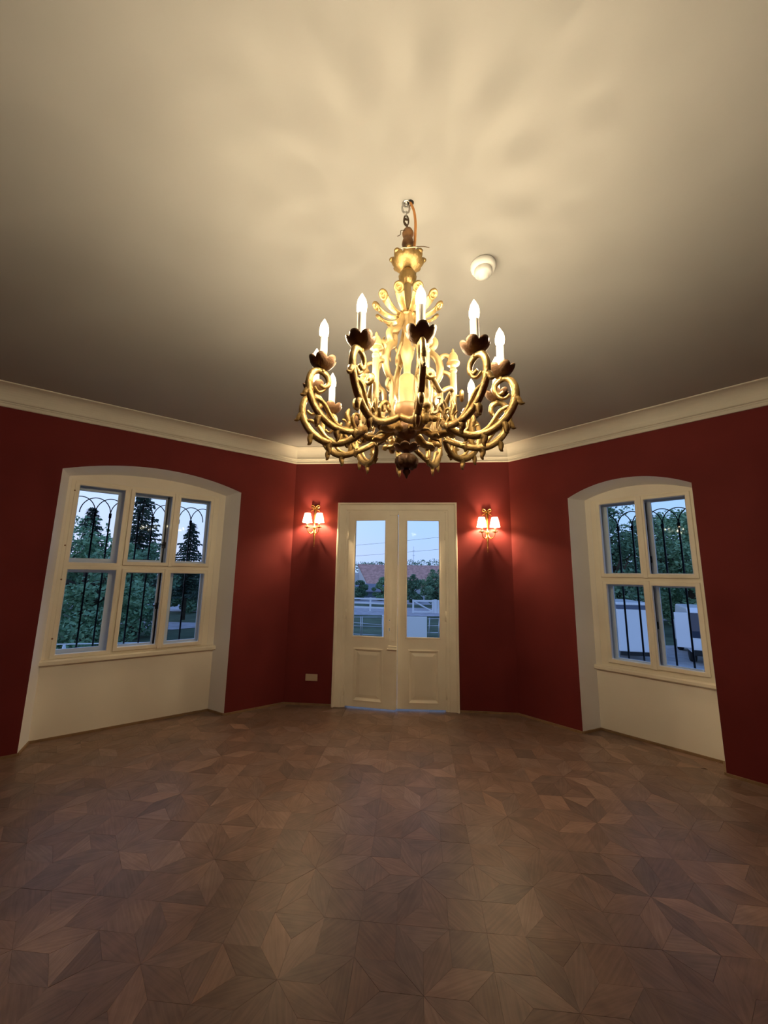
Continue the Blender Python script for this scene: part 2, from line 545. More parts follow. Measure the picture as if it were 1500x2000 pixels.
# cornice (profile swept around the room, mitred)
prof = [(0.0, CORN - 0.004), (0.016, CORN - 0.004), (0.020, CORN + 0.004), (0.020, CORN + 0.026), (0.028, CORN + 0.030), (0.030, CORN + 0.040), (0.046, CORN + 0.044), (0.050, CORN + 0.054)]
for k in range(9):
    a = PI / 2 * k / 8
    prof.append((0.19 - 0.135 * math.cos(a), CEIL - 0.012 - (0.135) * 0.83 * (1 - math.sin(a))))
prof.append((0.20, CEIL - 0.008)); prof.append((0.20, CEIL + 0.01))
n = len(POLY)
rows = []
for i in range(n):
    p = POLY[i]
    e0 = (POLY[i] - POLY[i-1]).normalized(); e1 = (POLY[(i+1) % n] - POLY[i]).normalized()
    n0 = Vector((-e0.y, e0.x)); n1 = Vector((-e1.y, e1.x))     # inward for ccw
    bi = (n0 + n1); bi = bi / (1 + n0.dot(n1))
    rows.append([(p.x + bi.x * q, p.y + bi.y * q, z) for q, z in prof])
mb = MB()
K = len(prof)
vs = [v for r in rows for v in r]
fs = []
for i in range(n):
    for k in range(K - 1):
        a, b = i * K + k, ((i + 1) % n) * K + k
        fs.append((a, b, b + 1, a + 1))
mb.add(vs, fs)
cn = mb.obj('trim_1', M['cornice']); cn['kind'] = 'structure'; cn['label'] = 'white plaster cornice with a cove round the ceiling'

# ------------------------------------------------------------------ star parquet floor
mb = MB().add([(-4.9,-1.5,-.006),(4.6,-1.5,-.006),(4.6,5.6,-.006),(-4.9,5.6,-.006)], [(0,1,2,3)])
mb.v = []; mb.f = []; mb.sm = []
sub = [(p.x, p.y) for p in POLY]
mb.add([(x, y, -0.006) for x, y in sub] + [(x, y, -0.15) for x, y in sub], [tuple(range(6)), tuple(reversed(range(6, 12)))] + [(i, (i+1) % 6, 6 + (i+1) % 6, 6 + i) for i in range(6)])
def loc2w(side, x, y):
    o, rz = FR[side]
    return (o.x + math.cos(rz) * x - math.sin(rz) * y, o.y + math.sin(rz) * x + math.cos(rz) * y)
NICHES = []
for side, N in (('left', LN), ('right', RN)):
    q = [loc2w(side, N['x0'], 0), loc2w(side, N['x1'], 0), loc2w(side, N['bx1'], N['depth']), loc2w(side, N['bx0'], N['depth'])]
    NICHES.append(q)
NICHES.append([loc2w('front', DX0, 0), loc2w('front', DX1, 0), loc2w('front', DX1, 0.12), loc2w('front', DX0, 0.12)])
for q in NICHES:
    mb.add([(x, y, -0.006) for x, y in q] + [(x, y, -0.15) for x, y in q], [(0,1,2,3),(7,6,5,4),(0,1,5,4),(1,2,6,5),(2,3,7,6),(3,0,4,7)])
floor = mb.obj('floor', M['subfloor']); floor['kind'] = 'structure'

def area2(P): return sum(P[i][0]*P[(i+1)%len(P)][1]-P[(i+1)%len(P)][0]*P[i][1] for i in range(len(P)))/2
def clip(P, Q):
    """convex clip of polygon P by ccw convex polygon Q"""
    out = list(P)
    for i in range(len(Q)):
        a, b = Q[i], Q[(i+1) % len(Q)]
        inp, out = out, []
        def side(p): return (b[0]-a[0])*(p[1]-a[1])-(b[1]-a[1])*(p[0]-a[0])
        for j in range(len(inp)):
            p, q = inp[j], inp[(j+1) % len(inp)]
            sp, sq = side(p), side(q)
            if sp >= 0: out.append(p)
            if (sp >= 0) != (sq >= 0):
                t = sp / (sp - sq)
                out.append((p[0]+(q[0]-p[0])*t, p[1]+(q[1]-p[1])*t))
        if len(out) < 3: return []
    return out
def shrink(P, g):
    n = len(P); out = []
    for i in range(n):
        p0, p1, p2 = Vector(P[i-1]), Vector(P[i]), Vector(P[(i+1) % n])
        if (p1-p0).length < 1e-5 or (p2-p1).length < 1e-5: continue
        e0 = (p1-p0).normalized(); e1 = (p2-p1).normalized()
        n0 = Vector((-e0.y, e0.x)); n1 = Vector((-e1.y, e1.x))
        den = 1 + n0.dot(n1)
        if den < 0.15: den = 0.15
        bi = (n0 + n1) / den
        out.append((p1.x + bi.x * g, p1.y + bi.y * g))
    return out
regions = [[(p.x, p.y) for p in POLY]] + NICHES
regions = [r if area2(r) > 0 else list(reversed(r)) for r in regions]
ta = math.radians(-5.07)
TA = 0.170; T = TA * (2 + math.sqrt(2))
ca, sa = math.cos(ta), math.sin(ta)
G0 = (0.515, 2.20)
pieces = []
def w2(u, v): return (G0[0] + ca*u - sa*v, G0[1] + sa*u + ca*v)
def pol(r, deg): return (r*math.cos(math.radians(deg)), r*math.sin(math.radians(deg)))
tip = 2*TA*math.cos(math.radians(22.5))
for ti in range(-10, 9):
    for tj in range(-8, 8):
        cx, cy = (ti + 0.5) * T, (tj + 0.15) * T
        shp = []
        for k in range(8):
            a = 22.5 + 45*k
            shp.append(([(0,0), pol(TA, a-22.5), pol(tip, a), pol(TA, a+22.5)], a))
        for k in range(4):
            a = 45 + 90*k
            shp.append(([pol(TA, a), pol(tip, a-22.5), pol(T/2*math.sqrt(2), a), pol(tip, a+22.5)], a))
        for k in range(4):
            a = 90*k
            shp.append(([pol(TA, a), pol(tip, a-22.5), pol(tip, a+22.5)], a+90))
        for P, g in shp:
            if k > 100: continue
            W = [w2(cx + x, cy + y) for x, y in P]
            if area2(W) < 0: W.reverse()
            for R in regions:
                q = clip(W, R)
                if len(q) >= 3 and area2(q) > 4e-4:
                    q = shrink(q, 0.0004)
                    if len(q) >= 3 and area2(q) > 3e-4:
                        pieces.append((q, math.radians(g) + ta))
def block(mb_v, mb_f, uvs, tints, P, g):
    n = len(P); o = len(mb_v)
    cx = sum(p[0] for p in P)/n; cy = sum(p[1] for p in P)/n
    tx, ty = rnd.gauss(0, .0022), rnd.gauss(0, .0022)
    h = rnd.uniform(-.0003, .0003)
    for p in P: mb_v.append((p[0], p[1], h + (p[0]-cx)*tx + (p[1]-cy)*ty))
    for p in P: mb_v.append((p[0], p[1], -.006))
    k = rnd.choice((0.82, 0.90, 0.96, 1.0, 1.0, 1.06, 1.12, 1.3)) * rnd.uniform(.94, 1.06)
    w = rnd.uniform(-.05, .05)
    t = (WOOD[0]*k*(1+w), WOOD[1]*k, WOOD[2]*k*(1-w), 1)
    fs = [tuple(o+i for i in range(n))] + [(o+i, o+n+i, o+n+(i+1)%n, o+(i+1)%n) for i in range(n)]
    ox, oy = rnd.uniform(0, 50), rnd.uniform(0, 50)
    for f in fs:
        mb_f.append(f)
        for i in f:
            x, y = mb_v[i][0]-cx, mb_v[i][1]-cy
            uvs.append((ox + x*math.cos(g)+y*math.sin(g), oy - x*math.sin(g)+y*math.cos(g)))
            tints.append(t)
WOOD = (0.220, 0.142, 0.112)
def pmesh(name, items):
    v, f, uv, tn = [], [], [], []
    for P, g in items: block(v, f, uv, tn, P, g)
    me = bpy.data.meshes.new(name)
    me.from_pydata(v, [], f)
    ul = me.uv_layers.new(name='grain')
    ul.data.foreach_set('uv', [c for p in uv for c in p])
    at = me.attributes.new('tint', 'FLOAT_COLOR', 'CORNER')
    at.data.foreach_set('color', [c for p in tn for c in p])
    me.materials.append(M['parquet'])
    return me
def score(P):
    cx = sum(p[0] for p in P)/len(P); cy = sum(p[1] for p in P)/len(P)
    d = Vector((cx, cy, -EYE))
    D = d.dot(fwd)
    if D < 0.3: return 0
    u, v = 735.4*d.dot(rt)/D, -735.4*d.dot(up)/D
    if abs(u) > 780 or abs(v) > 1040: return 0
    return area2(P) * EYE / D**3
pieces.sort(key=lambda it: -score(it[0]))
for it in pieces[:300]:
    link('parquet_block', pmesh('parquet_block', [it]), floor)
st = link('parquet_blocks', pmesh('parquet_blocks', pieces[300:]), floor)
st['kind'] = 'stuff'

# ------------------------------------------------------------------ windows
def make_window(idx, side, fr, panes, leafgroups, outer_cols, outer_rows, sill, flushers, bars, barz, joint, top, latch_x, dots):
    w = wall_root(side, 'window_%d' % idx, kind='structure')
    fx0, fx1, fz0, fz1 = fr
    mb = MB()
    plate(mb, fr, [(a-.012, b+.012, c-.012, d+.012) for a, b, c, d in panes], 0.262, 0.325)
    bevel(mb.obj('window_frame', M['cream'], w), .004)
    for (a, b, c, d) in panes:
        e = 0.040
        y0 = 0.238 if (a, b, c, d) not in flushers else 0.252
        mb = MB()
        plate(mb, (a - e, b + e, c - e, d + e), [(a, b, c, d)], y0, 0.300)
        cs = bevel(mb.obj('casement', M['cream'], w), .006, 2)
        mb = MB(); mb.box(a - .004, b + .004, 0.272, 0.276, c - .004, d + .004)
        mb.obj('pane', M['glass'], cs)
    # covering strips between sashes
    for (x0, x1, z0, z1) in leafgroups:
        bevel(MB().box(x0, x1, 0.228, 0.262, z0, z1).obj('cover_strip', M['cream'], w), .006)
    # outer casements
    mb = MB()
    oh = [(a, b, c, d) for (a, b) in outer_cols for (c, d) in outer_rows]
    plate(mb, (fx0 - .01, fx1 + .01, fz0 - .03, fz1 + .01), [(a-.02, b+.02, c-.02, d+.02) for a, b, c, d in oh], 0.455, 0.505)
    mb.obj('outer_frame', M['white'], w)
    for (a, b, c, d) in oh:
        mb = MB(); plate(mb, (a - .03, b + .03, c - .03, d + .03), [(a, b, c, d)], 0.440, 0.480)
        oc = mb.obj('outer_casement', M['white'], w)
        mb = MB(); mb.box(a - .003, b + .003, 0.458, 0.461, c - .003, d + .003)
        mb.obj('pane', M['glass'], oc)
    for (x, z0, z1, zh) in latch_x:
        mb = MB().box(x - .008, x + .008, 0.424, 0.440, z0, z1)
        lt = mb.obj('espagnolette_rod', M['latch'], w); lt['label'] = 'dark metal locking rod'
        mb = MB().box(x - .018, x + .018, 0.412, 0.440, zh - .035, zh + .035)
        mb.tube(cr([(x, .42, zh), (x, .40, zh), (x - .05, .395, zh + .005)]), .007)
        mb.obj('handle', M['latch'], lt)
    mb = MB()
    x0, x1, zt, zb, yf = sill
    mb.add([(x0,yf+.012,zb),(x1,yf+.012,zb),(x1,.30,zb),(x0,.30,zb),(x0,yf,zb+.010),(x1,yf,zb+.010),(x0,yf,zt-.010),(x1,yf,zt-.010),(x0,yf+.010,zt),(x1,yf+.010,zt),(x1,.262,zt+.004),(x0,.262,zt+.004),(x1,.30,zt+.004),(x0,.30,zt+.004)],
           [(0,1,2,3),(0,1,5,4),(4,5,7,6),(6,7,9,8),(8,9,10,11),(11,10,12,13),(13,12,2,3),(0,4,6,8,11,13,3),(1,5,7,9,10,12,2)])
    mb.obj('window_sill', M['cream'], w)
    for (x, z) in dots:
        mb = MB().lathe([(0, .004), (.007, .003), (.008, 0)], 10)
        mb.xf(Matrix.Translation((x, .251, z)) @ Matrix.Rotation(PI/2, 4, 'X'))
        kb = mb.obj('hinge_pin', M['brownwood'], w); kb['label'] = 'dark hinge pin'
    # wrought iron grille outside
    g = wall_root(side, 'window_grille', {1: 'black iron window grille of tall bars and interlaced arches outside the left window', 2: 'black iron window grille with interlaced arches outside the right window before the van'}[idx], 'grille')
    for x in bars:
        mb = MB().box(x - .008, x + .008, 0.552, 0.568, fz0 - .02, barz)
        mb.obj('bar', M['iron'], g)
        MB().box(x - .013, x + .013, 0.546, 0.574, barz - .04, barz + .012).obj('collar', M['iron'], g)
    sp = bars[1] - bars[0]
    xs = [bars[0] - sp] + list(bars) + [bars[-1] + sp]
    for x in xs:
        pts = []
        for k in range(25):
            a = PI * k / 24
            px = x - sp * math.cos(a)
            if px < fx0 - .02 or px > fx1 + .02: continue
            pts.append((px, .56 + (.006 if xs.index(x) % 2 else -.006), barz + (top - barz) * math.sin(a)))
        if len(pts) > 2:
            MB().tube(pts, .0055, 6).obj('arch', M['iron'], g)
    MB().box(fx0 - .02, fx1 + .02, .552, .568, fz0 - .034, fz0 - .02).obj('rail', M['iron'], g)
    return w

Lp = [(-2.263,-1.868,1.672,2.473), (-1.773,-1.407,1.692,2.460), (-1.315,-.986,1.694,2.460),
      (-2.263,-1.860,.776,1.599), (-1.768,-1.427,.800,1.576), (-1.345,-.989,.793,1.574)]
make_window(1, 'left', LFR, Lp,
    [(-1.383,-1.343,1.645,2.505), (-1.408,-1.368,.752,1.622)],
    [(-2.31,-1.925), (-1.80,-1.45), (-1.29,-.99)], [(.795,1.57), (1.72,2.45)],
    (-2.385,-.79,.732,.683,.215), [Lp[0], Lp[3]],
    [-2.115+.139*k for k in range(8)], 2.225, None, 2.402,
    [(-1.425,.77,1.60,1.20), (-1.425,1.69,2.48,1.90)],
    [(-2.30,2.41), (-2.31,1.84), (-2.30,1.50), (-2.30,.93), (-1.388,1.20)])
Rp = [(.957,1.299,1.645,2.420), (1.380,1.728,1.646,2.422), (.967,1.308,.748,1.531), (1.382,1.727,.752,1.527)]
make_window(2, 'right', RFR, Rp,
    [(1.318,1.360,1.600,2.465), (1.324,1.366,.705,1.575)],
    [(.975,1.290), (1.405,1.70)], [(.735,1.51), (1.655,2.42)],
    (.79,1.80,.664,.620,.215), [],
    [1.045+.142*k for k in range(5)], 2.18, None, 2.355,
    [(1.352,.72,1.52,1.12), (1.352,1.65,2.42,1.80)],
    [(1.345,1.12), (1.340,1.90)])

# ------------------------------------------------------------------ double door
door = wall_root('front', 'door_1', kind='structure')
mb = MB()
cp = [(0,0),(0,-.040),(.007,-.048),(.022,-.048),(.030,-.036),(.036,-.030),(.108,-.030),(.118,-.022),(.140,-.020),(.148,-.014),(.163,-.014),(.163,0)]
vs, fs = [], []
for d_, y_ in cp:
    vs += [(.607+d_,y_,0),(.607+d_,y_,2.525-d_*.86),(2.155-d_,y_,2.525-d_*.86),(2.155-d_,y_,0)]
for k in range(len(cp)-1):
    for q in range(3): fs.append((k*4+q, k*4+q+1, k*4+5+q, k*4+4+q))
mb.add(vs, fs)
for (x0, x1) in ((DX0, .770), (1.992, DX1)): mb.box(x0, x1, .001, .12, 0, DZ)
mb.box(.770, 1.992, .001, .12, 2.385, DZ)
mb.obj('door_frame', M['cream'], door)

def leaf(name, wdt, rz, hx, sgn):
    """hinge at local 0; the leaf runs along +x*sgn; y<0 is the room"""
    e = bpy.data.objects.new(name, None); C.objects.link(e); e.parent = door
    e.location = (hx, -.022, 0); e.rotation_euler = (0, 0, rz)
    th = .042
    X = lambda a: a * sgn
    gl0, gl1 = (.085, .485) if sgn > 0 else (.068, .482)
    z0, zt = .018, 2.405
    rect = (min(X(0), X(wdt)), max(X(0), X(wdt)), z0, zt)
    gh = (min(X(gl0), X(gl1)), max(X(gl0), X(gl1)), .838, 2.290)
    pw0, pw1 = (.115, .460) if sgn > 0 else (.095, .445)
    ph = (min(X(pw0), X(pw1)), max(X(pw0), X(pw1)), .095, .685)
    holes = [gh, ph]
    if sgn > 0: holes += [(.539, .559, 1.029, 1.049), (.541, .557, .908, .950)]
    mb = MB(); plate(mb, rect, holes, 0, th)
    bevel(mb.obj('leaf_frame', M['cream'], e), .004)
    # raised panel and its moulding
    a, b, c, d = ph
    mb = MB()
    def ring(q, y): return [(a+q,y,c+q),(b-q,y,c+q),(b-q,y,d-q),(a+q,y,d-q)]
    R = [ring(-.012,0), ring(-.012,-.008), ring(.0,-.010), ring(.012,.002), ring(.024,.014), ring(.030,.015), ring(.062,.004), ring(.066,.003)]
    v = [p for r in R for p in r]
    f = []
    for k in range(len(R) - 1):
        for i in range(4):
            f.append((k*4+i, k*4+(i+1)%4, k*4+4+(i+1)%4, k*4+4+i))
    f.append(tuple(range(len(v)-4, len(v))))
    mb.add(v, f)
    mb.add([(a,.034,c),(b,.034,c),(b,.034,d),(a,.034,d)], [(0,1,2,3)])
    mb.obj('panel', M['cream'], e)
    a, b, c, d = gh
    mb = MB(); mb.box(a - .003, b + .003, .020, .024, c - .003, d + .003); mb.obj('pane', M['glass'], e)
    mb = MB(); plate(mb, (a - .014, b + .014, c - .014, d + .014), [(a + .006, b - .006, c + .006, d - .006)], -.007, .012)
    bevel(mb.obj('glazing_bead', M['cream'], e), .004)
    if sgn > 0:
        mb = MB()
        mb.box(wdt - .075, wdt + .012, -.016, 0, .735, 2.36)
        mb.box(wdt - .050, wdt - .010, -.022, -.016, .80, 2.30)
        mb.box(wdt - .090, wdt + .016, -.030, 0, 2.345, 2.395)
        mb.box(wdt - .095, wdt + .018, -.034, 0, 2.395, 2.403)
        mb.box(wdt - .090, wdt + .016, -.028, 0, .712, .745)
        mb.box(wdt - .100, wdt + .020, -.036, 0, .700, .714)
        mb.box(wdt - .012, wdt + .014, -.008, th, .03, 2.34)
        bevel(mb.obj('astragal', M['cream'], e), .004)
    for z in (.20, 1.10, 2.10):
        mb = MB().tube([(X(-.004), -.010, z - .06), (X(-.004), -.010, z + .06)], .009, 8)
        mb.obj('hinge', M['cream'], e)
    return e
leaf('door_leaf', .630, math.radians(-6.8), .765, 1)
leaf('door_leaf', .588, math.radians(3.2), 1.998, -1)

# ------------------------------------------------------------------ wall sconces
def bow_mesh():
    mb = MB()
    for s in (-1, 1):
        mb.tube(cr([(0,.012,.40),(s*.025,.020,.425),(s*.048,.022,.430),(s*.055,.020,.412),(s*.035,.018,.398),(0,.014,.398)]), [.007]*31, 6, .5)
        mb.tube(cr([(0,.012,.395),(s*.02,.018,.375),(s*.045,.020,.362),(s*.058,.014,.352)]), .006, 6, .5)
    mb.lathe([(0,.386),(.012,.390),(.015,.400),(.012,.410),(0,.414)], 12, 0, .018)
    return mb
def sconce(side_x, z0, label, at=None):
    o, rz = FR['front']
    x, y = loc2w('front', side_x, 0)
    if at: x, y, rz = at
    t = root('wall_sconce', label, 'wall lamp', (x, y, z0), rz + PI, 'twin shaded sconces beside the door')
    mb = MB()
    mb.lathe([(0,-.105),(.006,-.098),(.010,-.080),(.006,-.060),(.009,-.040),(.014,.02),(.017,.09),(.015,.10),(.019,.105),(.024,.118),(.026,.138),(.022,.146),(.014,.150),(.011,.16),(.014,.28),(.017,.36),(.014,.385),(0,.39)], 14, 0, .018)
    mb.box(-.010, .010, 0, .016, .02, .38)
    mb.obj('stem', M['brass'], t)
    bow_mesh().obj('bow', M['brass'], t)
    MB().lathe([(0,-.125),(.008,-.118),(.004,-.108),(0,-.104)], 10, 0, .018).obj('tassel', M['brass'], t)
    for s in (-1, 1):
        mb = MB()
        mb.tube(cr([(s*.006,.022,.115),(s*.016,.040,.070),(s*.036,.062,.052),(s*.062,.083,.062),(s*.076,.093,.095),(s*.080,.096,.122)]), [.007]*10+[.0055]*21, 8)
        arm = mb.obj('arm', M['brass'], t)
        MB().lathe([(0,.118),(.012,.118),(.030,.124),(.038,.131),(.036,.133),(.012,.126),(.012,.145),(0,.145)], 18, s*.08, .096).obj('drip_pan', M['brass'], arm)
        MB().lathe([(0,.140),(.0125,.140),(.0125,.205),(0,.205)], 14, s*.08, .096).obj('candle_sleeve', M['candle'], arm)
        MB().lathe([(0,.205),(.010,.208),(.014,.225),(.012,.245),(.004,.262),(0,.266)], 10, s*.08, .096).obj('bulb', M['sbulb'], arm)
        mb = MB()
        n = 28
        vs, fs = [], []
        for k in range(n):
            a = 2*PI*k/n
            for r, z in ((.062,.190),(.060,.200),(.037,.312)):
                vs.append((s*.08 + r*math.cos(a), .096 + r*math.sin(a), z))
        for k in range(n):
            q = (k+1) % n
            fs += [(k*3,q*3,q*3+1,k*3+1), (k*3+1,q*3+1,q*3+2,k*3+2)]
        mb.add(vs, fs, True)
        mb.obj('lamp_shade', M['shade'], arm)
    return t
sconce(.300, 2.062, 'brass twin sconce with lit cream shades left of the door, above the outlet')
sconce(2.535, 2.012, 'brass twin sconce with lit cream shades right of the door')


# double outlet
ot = root('wall_outlet', 'ivory double power outlet low on the red wall left of the door', 'outlet', (*loc2w('front', .343, 0), .322), FR['front'][1] + PI)
bevel(MB().box(-.076, .076, 0, .010, -.040, .040).obj('cover_plate', M['outlet'], ot), .003)
for s in (-1, 1):
    mb = MB().lathe([(0,.004),(.018,.004),(.020,.012),(.022,.012),(.022,.009)], 20)
    mb.xf(Matrix.Translation((s*.036, 0.0, 0)) @ Matrix.Rotation(-PI/2, 4, 'X'))
    so = mb.obj('socket', M['outlet'], ot)
    mb = MB()
    for q in (-.006, .006): mb.lathe([(0,.0045),(.0022,.0045),(.0022,.006),(0,.006)], 8, q, 0)
    mb.xf(Matrix.Translation((s*.036, 0.0, 0)) @ Matrix.Rotation(-PI/2, 4, 'X'))
    mb.obj('pin_hole', M['dark'], so)

# smoke detector
sd = root('smoke_detector', 'round white smoke detector on the ceiling behind the chandelier', 'smoke detector', (.510, 1.775, CEIL))
MB().lathe([(0,0),(.060,0),(.066,-.006),(.066,-.020),(.062,-.034),(.054,-.036),(0,-.036)], 32).obj('base', M['plastic'], sd)
MB().lathe([(.046,-.034),(.046,-.060),(.040,-.068),(.026,-.072),(.024,-.082),(0,-.083)], 32).obj('sensor_cap', M['plastic'], sd)

# ------------------------------------------------------------------ chandelier
CX, CY = 0.0868, 1.4474
ch = root('chandelier', 'large carved gilt chandelier with twelve lit candle bulbs hanging from the ceiling', 'chandelier', (CX, CY, 0), 0)
A0 = -PI / 2 + math.radians(3.0)       # direction towards the camera
ZB = 2.318
R0 = 0.375

def rings(cz): pass
def radial(path):    # (r, side, z) -> local xyz along +x
    return [(p[0], p[1], p[2]) for p in path]

def flower(r0, h, r1, npet, n=48, z0=0.0, th=.003, notch=.35):
    """petalled cup: inner and outer skin"""
    mb = MB()
    prof = []
    K = 7
    for k in range(K + 1):
        t = k / K
        prof.append((r0 + (r1 - r0) * (1 - (1 - t) ** 1.6), h * t ** 1.5, t))
    rev = [(max(r - th, .001), z + th * .6, t) for r, z, t in reversed(prof)]
    allp = [(0, 0, 0)] + prof + rev + [(0, th, 0)]
    T_ = [t for _, _, t in allp]
    def mod(r, z, a, j):
        t = T_[j]
        c = abs(math.cos(npet * a / 2)) ** .6
        k2 = 1 - notch * (1 - c) * t ** 2
        return r * (1 + .10 * (c - .6) * t) * (0.75 + .25 * k2), z * k2
    mb.lathe([(r, z) for r, z, _ in allp], n, mod=lambda r, z, a, j: (lambda q: (q[0], q[1] + z0))(mod(r, z, a, j)))
    return mb

def arm_mesh(sd):
    """one arm in its own radial frame: x radial, y sideways, z up"""
    mb = MB()
    main = cr([(.168, sd*.040, 2.158), (.195, sd*.022, 2.138), (.235, sd*.006, 2.120), (.285, 0, 2.110), (.338, 0, 2.121), (.386, 0, 2.158), (.415, 0, 2.208),
               (.422, 0, 2.252), (.414, 0, 2.288), (.394, 0, 2.308), (.370, 0, 2.306), (.352, 0, 2.290), (.350, 0, 2.266), (.366, 0, 2.252), (.382, 0, 2.258)], 5)
    N = len(main)
    rad = [.0125 + .003 * math.sin(PI * min(1, i / N * 1.6)) - .006 * max(0, (i / N - .75) / .25) for i in range(N)]
    mb.tube(main, rad, 8, .72)
    # raised ridge along the arm
    mb.tube([(p[0] * 1.0, p[1] + .0, p[2] + .0095) for p in main[:36]], .005, 6)
    # inner tendril from the outer bend down to the belly
    t2 = cr([(.408, 0, 2.190), (.392, .004, 2.200), (.366, .005, 2.190), (.345, .004, 2.162), (.322, .002, 2.134), (.290, 0, 2.116)], 5)
    mb.tube(t2, [.009 - .003 * abs(i / len(t2) - .5) for i in range(len(t2))], 7, .75)
    t3 = cr([(.402, 0, 2.244), (.385, -.004, 2.230), (.366, -.004, 2.240), (.352, 0, 2.268)], 4)
    mb.tube(t3, [.006] * len(t3), 6)
    # small counter scroll near the root
    t4 = cr([(.232, 0, 2.124), (.250, .006, 2.150), (.245, .008, 2.178), (.226, .006, 2.180), (.222, .004, 2.164)], 4)
    mb.tube(t4, [.008 - .004 * i / len(t4) for i in range(len(t4))], 6)
    # leaf spurs
    for pts in ([(.412,0,2.235),(.428,0,2.222),(.440,0,2.204),(.452,0,2.202)],
                [(.372,0,2.146),(.385,0,2.128),(.386,0,2.108),(.394,0,2.100)],
                [(.300,0,2.112),(.310,0,2.094),(.306,0,2.074),(.312,0,2.062)],
                [(.232,0,2.122),(.240,0,2.106),(.236,0,2.092)]):
        p = cr(pts, 4)
        L = len(p)
        mb.tube(p, [max(.0015, .0125 * (1 - (i / (L - 1)) ** 2.0) + .0015) for i in range(L)], 6, .8)
    # upright acanthus leaf on the belly
    p = cr([(.272,0,2.116),(.262,0,2.145),(.270,0,2.172),(.262,0,2.198)], 5)
    L = len(p)
    mb.tube(p, [.004 + .010 * math.sin(PI * (.15 + .85 * i / (L - 1))) for i in range(L)], 6, .45)
    p = cr([(.268,0,2.140),(.282,0,2.150),(.288,0,2.148)], 3)
    mb.tube(p, [.005]*len(p), 6, .6)
    # knob under the cup
    mb.lathe([(0, ZB-.018),(.009, ZB-.014),(.0115, ZB-.006),(.008, ZB+.002),(0, ZB+.004)], 10, R0, 0)
    return mb
me_arm = [arm_mesh(-1).mesh('arm', M['gold']), arm_mesh(1).mesh('arm', M['gold'])]
f = flower(.010, .040, .049, 6)
f.xf(Matrix.Translation((R0, 0, ZB)))
me_cup = f.mesh('bobeche', M['darkgold'])
me_sl = MB().lathe([(0,ZB+.006),(.0185,ZB+.006),(.0185,ZB+.018),(.0145,ZB+.020),(.0145,ZB+.122),(.0125,ZB+.125),(0,ZB+.125)], 16, R0, 0).mesh('candle_sleeve', M['candle'])
me_bl = MB().lathe([(0,ZB+.124),(.0095,ZB+.126),(.0165,ZB+.134),(.0178,ZB+.146),(.0174,ZB+.158),(.0140,ZB+.174),(.0070,ZB+.188),(.0018,ZB+.198),(0,ZB+.200)], 10, R0, 0).mesh('bulb', M['bulb'])
me_fl = MB().lathe([(.0026,ZB+.142),(.0026,ZB+.164)], 8, R0, 0).mesh('filament', M['filament'])
for k in range(12):
    a = A0 + k * PI / 6
    e = link('arm', me_arm[k % 2], ch); e.rotation_euler = (0, 0, a)
    for nm, me in (('bobeche', me_cup), ('candle_sleeve', me_sl), ('bulb', me_bl)):
        c = link(nm, me, e)
        if nm == 'bobeche' : c['label'] = 'dark petalled drip cup'
        if nm == 'bulb': c['label'] = 'lit candle bulb'
    link('filament', me_fl, e)

# brackets from the hub to each pair of arms, posts with bell finials, scroll frames
mbk = MB()
p = cr([(.035,0,2.168),(.070,0,2.170),(.105,0,2.150),(.140,0,2.150),(.172,0,2.158)], 6)
mbk.tube(p, [.013 + .003 * math.sin(3 * i / len(p)) for i in range(len(p))], 8, 1.25)
p = cr([(.040,0,2.185),(.075,0,2.200),(.100,0,2.235),(.130,0,2.250),(.152,0,2.232),(.146,0,2.212),(.134,0,2.216)], 5)
mbk.tube(p, [.011 - .005 * i / len(p) for i in range(len(p))], 8, .8)
p = cr([(.112,0,2.248),(.118,0,2.232),(.106,0,2.220)], 3); mbk.tube(p, [.007]*len(p), 6)
for s in (-1, 1):
    p = cr([(.085,s*.008,2.158),(.105,s*.022,2.142),(.122,s*.038,2.140),(.132,s*.044,2.128)], 4)
    mbk.tube(p, [.011 - .009 * i / (len(p)-1) for i in range(len(p))], 6, .6)
    p = cr([(.165,s*.006,2.156),(.178,s*.03,2.160),(.190,s*.034,2.150)], 4)
    mbk.tube(p, [.012]*len(p), 7, .8)
mbk.lathe([(0,2.132),(.009,2.134),(.014,2.146),(.016,2.160),(.013,2.176),(.018,2.184),(.014,2.195),(0,2.198)], 12, .178, 0)
me_bk = mbk.mesh('bracket', M['gold'])
PR = .188
me_post = MB().lathe([(0,2.185),(.015,2.190),(.017,2.205),(.011,2.215),(.013,2.23),(.0135,2.40),(.010,2.408),(.016,2.412),(.016,2.418),(.010,2.422),(0,2.423)], 12, PR, 0).mesh('post', M['palewood'])
mf = MB().lathe([(0,2.420),(.010,2.421),(.013,2.432),(.012,2.440),(.026,2.444),(.027,2.450),(.022,2.458),(.018,2.480),(.012,2.492),(.005,2.497),(.006,2.504),(.002,2.512),(0,2.516)], 16, PR, 0)
me_fin = mf.mesh('bell_finial', M['palewood'])
mr = MB().lathe([(0,.010),(.006,.010),(.008,.004),(.014,.010),(.022,.006),(.024,.0),(.018,-.006),(0,-.008)], 24, mod=lambda r, z, a, j: (r * (1 + .06 * math.cos(10 * a)) if r > .012 else r, z))
mr.xf(Matrix.Translation((PR + .030, 0, 2.305)) @ Matrix.Rotation(PI/2, 4, 'Y'))
mr.tube([(PR + .006, 0, 2.305), (PR + .026, 0, 2.305)], .005, 6)
me_ros = mr.mesh('rosette', M['gold'])
mbe = MB().lathe([(.024,2.172),(.028,2.168),(.031,2.176),(.018,2.200),(.012,2.222),(0,2.226)], 16, .0, 0)
